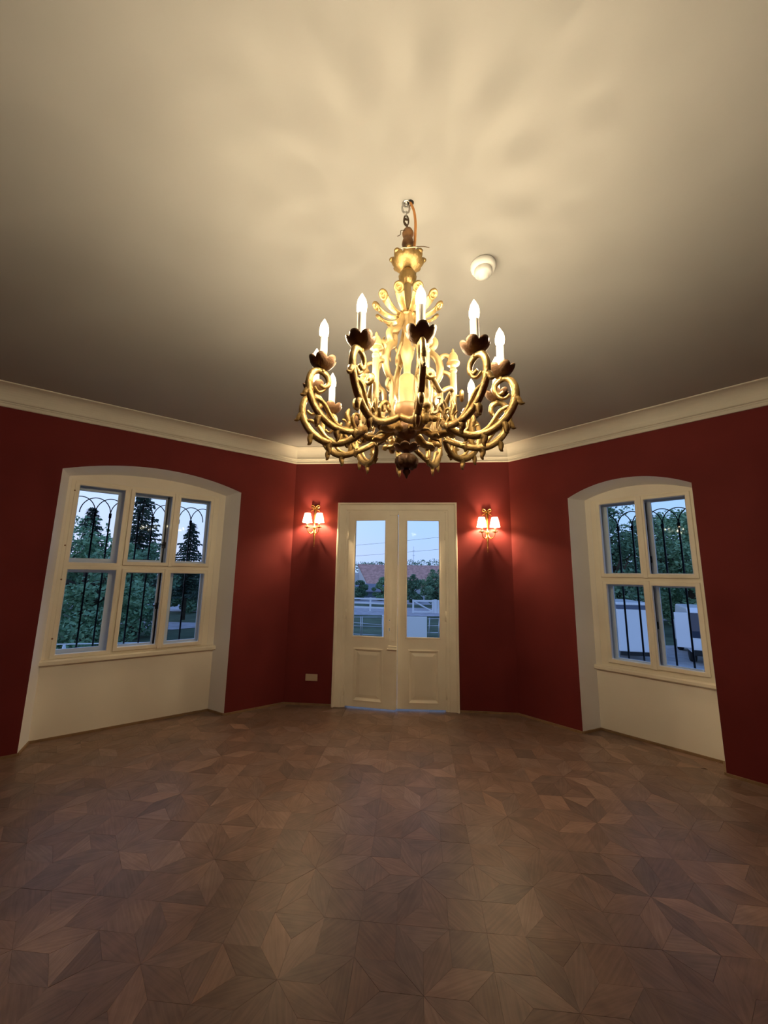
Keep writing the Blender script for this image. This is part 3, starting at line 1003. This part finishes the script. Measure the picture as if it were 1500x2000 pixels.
# lyre frame between neighbouring posts (in a chord plane)
def lyre():
    mb = MB()
    h = PR * math.sin(PI / 6); d = PR * math.cos(PI / 6)
    p = cr([(d,-h,2.318),(d,-h*.75,2.330),(d,-h*.38,2.312),(d,0,2.288),(d,h*.38,2.312),(d,h*.75,2.330),(d,h,2.318)], 5)
    mb.tube(p, .010, 8)
    p = cr([(d,0,2.290),(d,.004,2.262),(d,0,2.236)], 4); mb.tube(p, .009, 8)
    for s in (-1, 1):
        p = cr([(d,0,2.240),(d,s*.022,2.222),(d,s*.030,2.196),(d,s*.060,2.180)], 4)
        mb.tube(p, .007, 7)
        p = cr([(d,s*.004,2.262),(d,s*.034,2.250),(d,s*.046,2.226),(d,s*.034,2.212)], 4)
        mb.tube(p, .0055, 6)
        p = cr([(d,s*h*.86,2.30),(d,s*h*.80,2.260),(d,s*h*.90,2.215)], 4)
        mb.tube(p, .006, 6)
    return mb
me_ly = lyre().mesh('lyre_frame', M['palewood'])
def bigscroll():
    mb = MB()
    p = cr([(.030,0,2.680),(.036,0,2.650),(.052,0,2.610),(.080,0,2.582),(.106,0,2.566),(.116,0,2.545),(.106,0,2.524),(.088,0,2.524),(.084,0,2.540)], 6)
    mb.tube(p, [.010 + .004 * math.sin(PI * i / len(p)) for i in range(len(p))], 8, .9)
    p = cr([(.100,0,2.575),(.104,0,2.592),(.098,0,2.602)], 3); mb.tube(p, [.010, .009, .007, .005, .004, .003, .002][:len(p)], 6)
    p = cr([(.082,0,2.552),(.086,0,2.515),(.112,0,2.490),(.132,0,2.455),(.134,0,2.405),(.118,0,2.370),(.098,0,2.350),(.094,0,2.30),(.100,0,2.235),(.085,0,2.190),(.060,0,2.176)], 6)
    mb.tube(p, [.013 + .003 * math.sin(2 * PI * i / len(p)) for i in range(len(p))], 8, .9)
    p = cr([(.132,0,2.450),(.138,0,2.478),(.158,0,2.486),(.180,0,2.470),(.188,0,2.440)], 5)
    mb.tube(p, [.012 - .004 * i / len(p) for i in range(len(p))], 8, .8)
    p = cr([(.128,0,2.395),(.148,0,2.412),(.172,0,2.400),(.186,0,2.372)], 5)
    mb.tube(p, [.011 - .003 * i / len(p) for i in range(len(p))], 8, .8)
    p = cr([(.100,0,2.360),(.120,0,2.345),(.126,0,2.318),(.112,0,2.305)], 4)
    mb.tube(p, [.009 - .005 * i / len(p) for i in range(len(p))], 6, .8)
    p = cr([(.088,0,2.512),(.074,0,2.50),(.070,0,2.484)], 3); mb.tube(p, [.010,.009,.008,.006,.004,.003,.002][:len(p)], 6)
    return mb
me_sc = bigscroll().mesh('scroll', M['palewood'])
for k in range(6):
    a = A0 + PI / 12 + k * PI / 3
    for nm, me in (('bracket', me_bk), ('post', me_post), ('scroll', me_sc)):
        e = link(nm, me, ch); e.rotation_euler = (0, 0, a)
        if nm == 'post':
            link('bell_finial', me_fin, e)
            link('rosette', me_ros, e)
    if k in (2, 5): continue
    e = link('lyre_frame', me_ly, ch); e.rotation_euler = (0, 0, a + PI / 6)

# central shaft, from hub to hook
dr = MB().lathe([(0,2.275),(.036,2.275),(.037,2.280),(.034,2.288),(.034,2.400),(.030,2.408),(0,2.410)], 24).obj('drum', M['palewood'], ch)
MB().lathe([(0,2.205),(.030,2.206),(.042,2.222),(.050,2.250),(.053,2.272),(.049,2.279),(0,2.279)], 24).obj('bowl', M['brownwood'], ch)
sh = MB().lathe([(0,2.40),(.020,2.408),(.014,2.43),(.017,2.47),(.026,2.50),(.030,2.525),(.018,2.55),(.014,2.60),(.020,2.64),(.030,2.665),(.034,2.690),(.022,2.72),(.018,2.75),(.0165,2.83),(.016,2.84)], 20).obj('shaft', M['palewood'], ch)
hb = MB()
def hubmod(r, z, a, j): return (r * (1 + .07 * math.cos(8 * a)) if r > .03 else r, z)
hb.lathe([(0,2.205),(.030,2.204),(.046,2.194),(.052,2.176),(.046,2.158),(.030,2.146),(.014,2.138),(.014,2.124),(0,2.122)], 40, mod=hubmod)
hb.obj('hub', M['darkgold'], ch)
f = flower(.012, .026, .052, 7, n=56, notch=.45); f.xf(Matrix.Translation((0,0,2.086))); f.lathe([(0,2.13),(.012,2.13),(.012,2.08),(.020,2.074),(0,2.072)], 16)
f.obj('leaf_collar', M['darkgold'], ch)
pb = MB().lathe([(0,2.074),(.020,2.074),(.034,2.068),(.045,2.055),(.046,2.040),(.036,2.026),(.022,2.018),(.010,2.014),(0,2.013)], 56, mod=lambda r, z, a, j: (r * (1 + .10 * abs(math.cos(4 * a)) - .06) if r > .03 else r, z - (.010 * abs(math.cos(4 * a)) if .03 < r < .04 and j > 4 else 0)))
pb.obj('leaf_ball', M['darkgold'], ch)
MB().lathe([(0,2.018),(.010,2.016),(.012,2.010),(.016,2.006),(.015,1.998),(.008,1.990),(.004,1.978),(0,1.974)], 16).obj('tip_finial', M['darkgold'], ch)

# crown of curled petals
def petal():
    mb = MB()
    path = cr([(.026,0,2.700),(.050,0,2.684),(.080,0,2.688),(.106,0,2.702),(.122,0,2.716)], 4)
    vs, fs = [], []
    L = len(path)
    for i, q in enumerate(path):
        t = i / (L - 1)
        w = .007 + .012 * t
        for (s, dz) in ((-1, -.004), (0, .003), (1, -.004)):
            vs.append((q[0], s * w, q[2] + dz))
        for (s, dz) in ((1, -.009), (0, -.003), (-1, -.009)):
            vs.append((q[0], s * w, q[2] + dz))
    for i in range(L - 1):
        for k in range(6):
            a, b = i * 6 + k, i * 6 + (k + 1) % 6
            fs.append((a, b, b + 6, a + 6))
    fs.append((5,4,3,2,1,0)); fs.append(tuple((L-1)*6 + k for k in range(6)))
    mb.add(vs, fs, True)
    st = len(mb.v)
    mb.lathe([(.0,.006),(.005,.007),(.007,.002),(.011,.002),(.014,.008),(.020,.007),(.022,.001),(.019,-.004),(0,-.005)], 18)
    mb.xf(Matrix.Translation((.132, 0, 2.722)) @ Matrix.Rotation(math.radians(138), 4, 'Y'), st)
    return mb
me_pt = petal().mesh('petal', M['gold'])
cw = MB().lathe([(.016,2.67),(.034,2.676),(.040,2.690),(.034,2.700),(.018,2.704)], 20).obj('crown', M['gold'], ch)
for k in range(11):
    e = link('petal', me_pt, cw); e.rotation_euler = (0, 0, A0 + .2 + k * 2 * PI / 11)
# knob, collar and top block
MB().lathe([(0,2.835),(.016,2.836),(.024,2.842),(.036,2.862),(.038,2.880),(.030,2.896),(.018,2.904),(.014,2.915),(.018,2.93),(.018,2.95),(0,2.95)], 40, mod=lambda r, z, a, j: (r * (1 + .05 * math.cos(14 * a)) if r > .022 and z < 2.89 else r, z)).obj('fluted_knob', M['gold'], ch)
f = flower(.016, .046, .072, 8, n=64, th=.005, notch=.25); f.xf(Matrix.Translation((0,0,2.915)))
for k in range(8):
    a = k * PI / 4
    st = len(f.v)
    f.lathe([(0,.008),(.010,.006),(.014,0),(.010,-.006),(0,-.008)], 10)
    f.xf(Matrix.Translation((.068*math.cos(a), .068*math.sin(a), 2.960)), st)
f.obj('upper_collar', M['gold'], ch)
tb = MB().lathe([(0,2.94),(.026,2.95),(.024,2.985),(.016,3.00),(.020,3.020),(.027,3.038),(.024,3.056),(.017,3.066),(.023,3.080),(.026,3.092),(.020,3.108),(.008,3.116),(0,3.118)], 18)
tb.obj('top_block', M['brownwood'], ch)
# hook, links
MB().tube(cr([(-.004,0,3.112),(-.004,0,3.130),(-.012,.002,3.146),(-.018,.004,3.160),(-.012,.004,3.172),(-.002,.002,3.166)], 5), .0045, 8).obj('lower_hook', M['rust'], ch)
def ringlink(zc, hh, ww, rad, rot, mtl, dx):
    pts = []
    for k in range(25):
        a = 2 * PI * k / 24
        x, z = ww * math.cos(a), hh * math.sin(a)
        pts.append((dx + x * math.cos(rot), x * math.sin(rot), zc + z))
    return MB().tube(pts, rad, 7, cap=False).obj('chain_link', mtl, ch)
ringlink(3.160, .026, .011, .0033, .15, M['rust'], -.008)
ringlink(3.190, .016, .008, .0028, 1.4, M['steel'], -.008)
ringlink(3.222, .022, .017, .0045, .1, M['steel'], -.010)
MB().lathe([(0,3.238),(.006,3.238),(.006,3.252),(.016,3.248),(.020,3.2505),(0,3.253)], 14, -.008, 0).obj('ceiling_eye', M['steel'], ch)
cb = MB().tube(cr([(.010,-.004,3.252),(.014,-.010,3.235),(.026,-.016,3.19),(.032,-.018,3.13),(.030,-.020,3.05),(.026,-.022,2.99),(.024,-.026,2.955),(.020,-.022,2.935)], 6), .0058, 8).obj('supply_cable', M['copper'], ch)
cb['label'] = 'orange electric cable'
MB().lathe([(0,3.2495),(.016,3.2495),(.016,3.249),(0,3.249)], 14, .010, -.004).obj('cable_hole', M['dark'], ch)
MB().tube(cr([(-.030,-.03,2.975),(-.028,-.072,2.950),(-.006,-.085,2.938),(.026,-.072,2.955),(.040,-.050,2.972),(.030,-.02,2.99)], 5), .0022, 6).obj('tie_wire', M['wire'], ch)
MB().tube(cr([(.030,-.066,2.962),(.060,-.075,2.955),(.085,-.080,2.945)], 5), .0016, 6).obj('tie_wire', M['rust'], ch)
MB().tube(cr([(-.010,-.02,3.090),(-.032,-.026,3.082),(-.034,-.028,3.060),(-.048,-.028,3.050)], 4), .0014, 6).obj('tie_wire', M['rust'], ch)

# ------------------------------------------------------------------ outside
G = -1.6
gr = MB().add([(-160,5.9,G),(160,5.9,G),(160,300,G),(-160,300,G)], [(0,1,2,3)])
gr.add([(-160,-40,G),(-5.5,-40,G),(-5.5,5.9,G),(-160,5.9,G)], [(0,1,2,3)])
gr.add([(5.3,-40,G),(160,-40,G),(160,5.9,G),(5.3,5.9,G)], [(0,1,2,3)])
g = gr.obj('ground', M['grass']); g['kind'] = 'structure'
rd = MB().add([(-40,31.5,G+.02),(60,29.0,G+.02),(60,36.0,G+.02),(-40,39.0,G+.02)], [(0,1,2,3)])
rd.add([(-12,42,G+.02),(60,42,G+.02),(60,58,G+.02),(-12,58,G+.02)], [(0,1,2,3)])
rd.add([(-45,24.0,G+.02),(-11.5,21.5,G+.02),(-9,24.3,G+.02),(-45,27.2,G+.02)], [(0,1,2,3)])
r_ = rd.obj('road_surface', M['gravel'], g); r_['label'] = 'pale gravel tracks across the lawn'
yd = MB().add([(6,7,G+.015),(30,7,G+.015),(30,19,G+.015),(6,19,G+.015)], [(0,1,2,3)]).obj('yard_paving', M['pave'], g)
tx, ty = loc2w('front', 1.4, 1.12)
te = MB().box(-1.6, 1.6, -.58, .6, -1.6, -.03).obj('terrace_floor', M['pave']); te['kind'] = 'structure'
te.location = (tx, ty, 0); te.rotation_euler = (0, 0, FR['front'][1])

# barn
bn = root('barn', 'long low barn with red tiled roof beyond the paddock', 'building', (2.5, 60, G))
mb = MB().add([(-6.5,0,4.7),(26,0,4.7),(26,-4.5,1.55),(-4.6,-4.5,1.55),(-6.5,5,1.7),(26,5,1.7)], [(0,1,2,3),(0,1,5,4)])
mb.add([(-6.5,0,4.55),(26,0,4.55),(26,-4.5,1.40),(-4.6,-4.5,1.40)], [(3,2,1,0)])
mb.add([(-4.6,-4.5,1.40),(26,-4.5,1.40),(26,-4.5,1.55),(-4.6,-4.5,1.55)], [(0,1,2,3)])
mb.obj('roof', M['rooftile'], bn)
MB().box(-4.4, 26, -4.2, -4.0, 0, 1.5).add([(-6.4,0,0),(-4.4,-4.2,0),(-4.4,-4.2,1.5),(-6.4,0,4.5)], [(0,1,2,3)]).box(-9, -6.4, -.1, 0, 0, 3.4).obj('wall', M['barnwall'], bn)
mb = MB().add([(-9.5,-4.2,1.9),(1.2,-4.2,1.75),(1.6,-7.0,.85),(-9.5,-7.0,.95)], [(0,1,2,3)])
mb.add([(-9.5,-7.0,.95),(1.6,-7.0,.85),(1.6,-7.0,.70),(-9.5,-7.0,.80)], [(0,1,2,3)])
mb.obj('lean_to_roof', M['greyroof'], bn)
MB().box(-9.3, 1.4, -6.6, -6.5, 0, .85).obj('lean_to_wall', M['barnglass'], bn)

# vegetation
def leafcloud(mb, c, rx, ry, rz_, n, s, r):
    for _ in range(n):
        while True:
            x, y, z = r.uniform(-1,1), r.uniform(-1,1), r.uniform(-1,1)
            q = x*x+y*y+z*z
            if .25 < q < 1: break
        p = Vector((c[0]+x*rx, c[1]+y*ry, c[2]+z*rz_))
        u = Vector((r.gauss(0,1), r.gauss(0,1), r.gauss(0,.6))).normalized()
        w = u.orthogonal().normalized()
        w = (Matrix.Rotation(r.uniform(0, 6.28), 3, u) @ w)
        k = s * r.uniform(.6, 1.4)
        mb.add([p - u*k, p + w*k*.55, p + u*k, p - w*k*.55], [(0,1,2,3)])
def fast_mesh(mb, name, m):
    me = bpy.data.meshes.new(name); me.from_pydata(mb.v, [], mb.f); me.materials.append(m); return me
def broad(name, label, x, y, h, w, clumps, leaf, m, seed, cat='tree', group=None, base=.25, per=260):
    r = random.Random(seed)
    t = root(name, label, cat, (x, y, G), 0, group)
    mb = MB().tube(cr([(0,0,0),(.05*w,.02,h*.3),(0,.05,h*.55),(.04*w,0,h*.8)], 4), [.06*w*(1-.8*i/12)+.02 for i in range(13)], 8)
    for k in range(7):
        a = r.uniform(0, 6.28); z = h*r.uniform(.3,.6)
        mb.tube([(0,0,z),(math.cos(a)*w*.2,math.sin(a)*w*.2,z+h*.1),(math.cos(a)*w*.38,math.sin(a)*w*.38,z+h*.22)], [.03*w,.02*w,.006*w], 6)
    mb.obj('trunk', M['bark'], t)
    mb = MB()
    for k in range(clumps):
        a = r.uniform(0, 6.28); q = math.sqrt(r.random())
        zz = base + (1 - base) * r.random()
        prof_ = math.sin(PI * min(.97, max(.12, (zz - base) / (1 - base) * .85 + .12))) ** .6
        cxx, cyy = math.cos(a)*q*w*.5*prof_, math.sin(a)*q*w*.5*prof_
        k2 = r.uniform(.10, .20) * w
        leafcloud(mb, (cxx, cyy, zz*h*r.uniform(.88,1.08)), k2, k2, k2*.75, int(per*(1-.55*zz*zz)), leaf, r)
    link('crown', fast_mesh(mb, 'crown', m), t)['kind'] = 'stuff'
    return t
def spruce(label, x, y, h, w, seed, group='spruces beyond the left window'):
    r = random.Random(seed)
    t = root('spruce_tree', label, 'tree', (x, y, G), 0, group)
    MB().tube([(0,0,0),(0,0,h*.5),(0,0,h*.98)], [.018*h,.012*h,.003*h], 8).obj('trunk', M['bark'], t)
    mb = MB()
    z = .26*h
    while z < h*.985:
        f_ = 1 - z/h
        L = w*.5*f_**.85*r.uniform(.85,1.1) + .06
        nb = max(4, int(5*f_+3.5))
        a0 = r.uniform(0, 6.28)
        for k in range(nb):
            a = a0 + 2*PI*k/nb + r.uniform(-.25,.25)
            l = L*r.uniform(.5,1.2)
            seg = max(3, int(l/.16))
            for i in range(seg):
                t0 = (i+.5)/seg
                px, py = math.cos(a)*l*t0, math.sin(a)*l*t0
                pz = z - .28*l*t0 + .22*l*t0*t0 + r.uniform(-.03,.03)
                ww = .16*(1-.6*t0) + .05
                for s in (-1, 1):
                    b = a + s*r.uniform(.5,1.1)
                    q = Vector((px, py, pz))
                    e = q + Vector((math.cos(b)*ww*1.7, math.sin(b)*ww*1.7, -r.uniform(.04,.16)))
                    d2 = Vector((-math.sin(b), math.cos(b), 0))*.05
                    mb.add([q-d2, q+d2, e+d2*.4, e-d2*.4], [(0,1,2,3)])
                d3 = Vector((math.cos(a), math.sin(a), 0))*(l/seg)
                q = Vector((px, py, pz))
                mb.add([q-Vector((0,0,.02)), q+d3-Vector((0,0,.12)), q+d3+Vector((0,0,.02)), q+Vector((0,0,.06))], [(0,1,2,3)])
        z += .20*r.uniform(.7,1.1)*(0.5+f_*.8)
    link('crown', fast_mesh(mb, 'crown', M['needle']), t)['kind'] = 'stuff'
    return t
spruce('dark spruce seen in the left column of the left window', -17.2, 22.0, 6.9, 4.2, 3)
spruce('tallest dark spruce, in the middle column of the left window', -14.9, 23.0, 8.6, 5.0, 4)
spruce('slender dark spruce seen in the right column of the left window', -13.3, 26.0, 6.6, 4.0, 5)
spruce('dark spruce at the right edge of the left window', -9.6, 22.5, 6.4, 4.2, 6)
spruce('far thin spruce at the left edge of the left window', -21.2, 25.0, 6.3, 3.6, 8)
broad('leafy_tree', 'bright leafy tree filling the left column of the left window', -10.9, 14.0, 4.6, 4.0, 60, .075, M['leafA'], 11, base=.02)
broad('leafy_tree', 'dark leafy tree in the middle column of the left window', -12.0, 18.6, 4.4, 3.4, 50, .08, M['leafB'], 12, base=.04)
broad('leafy_tree', 'distant low tree beyond the track in the left window', -15.5, 31.0, 3.6, 4.6, 26, .11, M['leafB'], 13, base=.12)
broad('leafy_tree', 'far leafy tree at the right edge of the left window', -11.2, 33.5, 4.4, 4.0, 24, .11, M['leafA'], 14, base=.4)
broad('leafy_tree', 'large leafy tree behind the trailer outside the right window', 15.0, 25.0, 7.4, 5.4, 70, .12, M['leafB'], 15, base=.06)
broad('leafy_tree', 'large leafy tree above the van outside the right window', 21.9, 27.5, 7.9, 5.8, 70, .12, M['leafA'], 16, base=.06)
broad('leafy_tree', 'dark leafy tree deep behind the van outside the right window', 25.8, 35.5, 9.2, 7.4, 60, .16, M['leafB'], 17, base=.04)
broad('leafy_tree', 'dark leafy tree beside the trailer outside the right window', 16.6, 37.0, 9.6, 7.4, 60, .16, M['leafB'], 19, base=.04)
for i, (lb, x, y, h, w, mt, sd_) in enumerate((
        ('round bush before the barn seen through the right door leaf', 3.5, 44.5, 2.9, 2.1, 'leafB', 21),
        ('wide bush before the barn right of the round bush', 6.3, 49.0, 3.6, 3.2, 'leafA', 22),
        ('tall bush at the gate seen at the right edge of the door glass', 6.0, 37.5, 3.3, 3.2, 'leafB', 23),
        ('small bush before the lean-to at the left edge of the door glass', -2.9, 47.5, 2.2, 2.2, 'leafB', 24),
        ('bush before the lean-to beside the middle of the door', -.15, 47.5, 2.6, 2.2, 'leafA', 25))):
    broad('garden_bush', lb, x, y, h, w, 34, .10, M[mt], sd_, 'bush', None, .06, 240)
# hedge line behind the barn
r = random.Random(31)
mb = MB()
for k in range(46):
    leafcloud(mb, (-30 + k*1.75 + r.uniform(-.5,.5), r.uniform(-2,2), 4.6 + r.uniform(0, .8)), 1.8, 1.2, .9 + r.uniform(0,.5), 260, .16, r)
    mb.box(-30 + k*1.75, -29.9 + k*1.75, 0, .1, 0, 5)
hd = link('tree_belt', fast_mesh(mb, 'tree_belt', M['leafB'])); hd.location = (4, 82, G)
tag(hd, 'dark belt of distant trees along the horizon behind the barn', 'trees'); hd['kind'] = 'stuff'

# white paddock fence
def fence(label, x0, y0, x1, y1, posts, h, group=None):
    d = Vector((x1-x0, y1-y0)); L = d.length
    t = root('paddock_fence', label, 'fence', (x0, y0, G), math.atan2(d.y, d.x), group)
    for k in range(posts):
        x = L*k/(posts-1)
        bevel(MB().box(x-.07, x+.07, -.07, .07, 0, h+.06).obj('post', M['fence'], t), .01)
    for z in (h*.30, h*.62, h*.95):
        MB().box(0, L, -.09, -.06, z-.07, z+.07).obj('rail', M['fence'], t)
    return t
fence('white three rail paddock fence seen through the left door leaf', -5.6, 35.0, .45, 33.4, 5, 1.12)
fence('white paddock fence running right from the gate', 4.7, 32.6, 8.6, 32.6, 3, 1.05)
gt = root('paddock_gate', 'white field gate with a diagonal brace beyond the right door leaf', 'gate', (2.55, 32.8, G))
for x in (.05, 1.72): MB().box(x-.07, x+.07, -.06, .06, 0, 1.12).obj('gate_stile', M['fence'], gt)
for z in (.12, 1.02): MB().box(.05, 1.72, -.05, 0, z-.07, z+.07).obj('rail', M['fence'], gt)
mb = MB().tube([(.1,-.02,.98), (1.68,-.02,.16)], .06, 4, smooth=False).obj('brace', M['fence'], gt)
MB().box(1.80, 2.06, -.12, .12, 0, 1.15).obj('gate_post', M['fence'], gt)
# tubular barrier and panels close to the house
tb_ = root('tube_barrier', 'grey tubular barrier in the yard seen low through the left door leaf', 'barrier', (-1.75, 20.4, G))
for x in (.0, .62, .70, 1.75): MB().tube([(x,0,0),(x,0,1.0)], .025, 8).obj('upright', M['metalrail'], tb_)
for (za, zb) in ((.95,.98), (.72,.58), (.52,.50), (.12,.06)):
    MB().tube([(-.3,0,za),(1.75,0,zb)], .02, 8).obj('rail', M['metalrail'], tb_)
wp = root('yard_post', 'white square post at the right end of the tubular barrier', 'post', (.06, 20.3, G))
bevel(MB().box(-.06,.06,-.06,.06,0,1.05).obj('shaft', M['fence'], wp), .01)
MB().box(-.08,.08,-.08,.08,1.05,1.09).obj('cap', M['fence'], wp)
bx = root('white_board', 'plain white board standing in the yard beyond the right door leaf', 'board', (1.77, 20.0, G))
bevel(MB().box(-.52,.52,-.04,.04,.02,1.08).obj('panel', M['fence'], bx), .01)
for s in (-.45, .45): MB().box(s-.03, s+.03, .04, .35, 0, .05).obj('foot', M['metalrail'], bx)
tb2 = root('tube_barrier', 'grey tubular barrier to the right of the white board', 'barrier', (2.35, 20.2, G))
for x in (.05, .55, 1.3): MB().tube([(x,0,0),(x+.06,0,1.0)], .025, 8).obj('upright', M['metalrail'], tb2)
for z in (.25, .6, .95): MB().tube([(0,0,z),(1.4,0,z+.03)], .02, 8).obj('rail', M['metalrail'], tb2)
es = root('sawhorse', 'pale leaning trestle in the garden low in the left window', 'trestle', (-10.6, 11.6, G))
for s in (0, 1):
    MB().tube([(s*1.25-.16,0,0),(s*1.25,0,1.0)], .035, 6).obj('leg', M['fence'], es)
    MB().tube([(s*1.25+.05,.25,0),(s*1.25,0,1.0)], .03, 6).obj('leg', M['fence'], es)
MB().tube([(0,0,.98),(3.4,.6,1.0)], .018, 6).obj('rope', M['fence'], es)

# mast and power lines
ms = root('radio_mast', 'thin distant mast above the barn roof in the right door leaf', 'mast', (6.4, 80, G))
MB().tube([(0,0,0),(0,0,9.1)], [.09,.03], 6).obj('pole', M['metalrail'], ms)
for z in (7.2, 8.2): MB().box(-.25,.25,-.03,.03,z,z+.06).obj('crossarm', M['metalrail'], ms)
for lb, za, zb, y in (('upper power line crossing the sky in the door glass', 5.3, 6.55, 50), ('lower power line crossing the sky in the door glass', 4.0, 5.05, 52)):
    pts = [(-30 + 64*k/24, y, za + (zb-za)*((-30+64*k/24)+3.6)/11 + .0012*((-30+64*k/24)-2)**2) for k in range(25)]
    tag(MB().tube(pts, .016, 5).obj('power_line', M['latch']), lb, 'cable')

# box trailer and van
tr = root('box_trailer', 'white box trailer parked outside the right window, left of the van', 'trailer', (9.40, 15.5, G), math.radians(-12))
bevel(MB().box(0,1.25,0,2.6,.35,1.98).obj('body', M['van'], tr), .03)
MB().box(-.01,1.26,-.01,2.61,1.98,2.14).obj('top_band', M['band'], tr)
bevel(MB().box(-.04,1.29,-.04,2.64,2.14,2.24).obj('roof', M['van'], tr), .02)
MB().box(.0,1.25,-.05,.0,.22,.36).obj('bumper', M['rubber'], tr)
for x in (.02, 1.08):
    MB().lathe([(0,-.09),(.28,-.09),(.30,-.05),(.30,.05),(.28,.09),(0,.09)], 20).xf(Matrix.Translation((x+.09,1.4,.30)) @ Matrix.Rotation(PI/2,4,'Y')).obj('wheel', M['rubber'], tr)
vn = root('parked_van', 'white van with dark rear window parked outside the right window', 'van', (11.75, 14.9, G), math.radians(-30))
mb = MB()
prof_v = [(0,.42),(0,1.25),(.06,1.95),(.22,2.10),(2.9,2.10),(3.5,1.45),(4.3,1.25),(4.45,.9),(4.45,.42)]
vs = [(-.0,y,z) for y,z in prof_v] + [(1.75,y,z) for y,z in prof_v]
nn = len(prof_v)
mb.add(vs, [tuple(range(nn)), tuple(reversed(range(nn,2*nn)))] + [(i,(i+1)%nn,nn+(i+1)%nn,nn+i) for i in range(nn)])
bevel(mb.obj('body', M['van'], vn), .06, 3)
wz = [(1.00, -.015), (1.25, -.015), (1.92, .042)]
wv = [(x, y + d, z) for z, y in wz for x, d in ((.06, 0), (1.66, 0))] + [(x, y + .01, z) for z, y in wz for x in (.06, 1.66)]
MB().add(wv, [(0,1,3,2),(2,3,5,4),(7,6,8,9),(9,8,10,11),(0,2,8,6),(2,4,10,8),(1,7,9,3),(3,9,11,5),(0,6,7,1),(4,5,11,10)]).obj('rear_window', M['vanglass'], vn)
bevel(MB().box(.02,1.73,-.12,.02,.36,.56).obj('bumper', M['rubber'], vn), .03)
for x in (1.58,): bevel(MB().box(x,x+.14,-.03,.03,.65,.95).obj('tail_lamp', M['tail'], vn), .02)
for (x,y) in ((.12,.8),(1.63,.8),(.12,3.6),(1.63,3.6)):
    MB().lathe([(0,-.1),(.30,-.1),(.33,-.06),(.33,.06),(.30,.1),(0,.1)], 20).xf(Matrix.Translation((x,y,.33)) @ Matrix.Rotation(PI/2,4,'Y')).obj('wheel', M['rubber'], vn)
vd = MB().box(-.44,0,-.03,.03,.62,1.92)
bevel(vd.obj('rear_door', M['van'], vn), .02)['label'] = 'white rear door standing open'
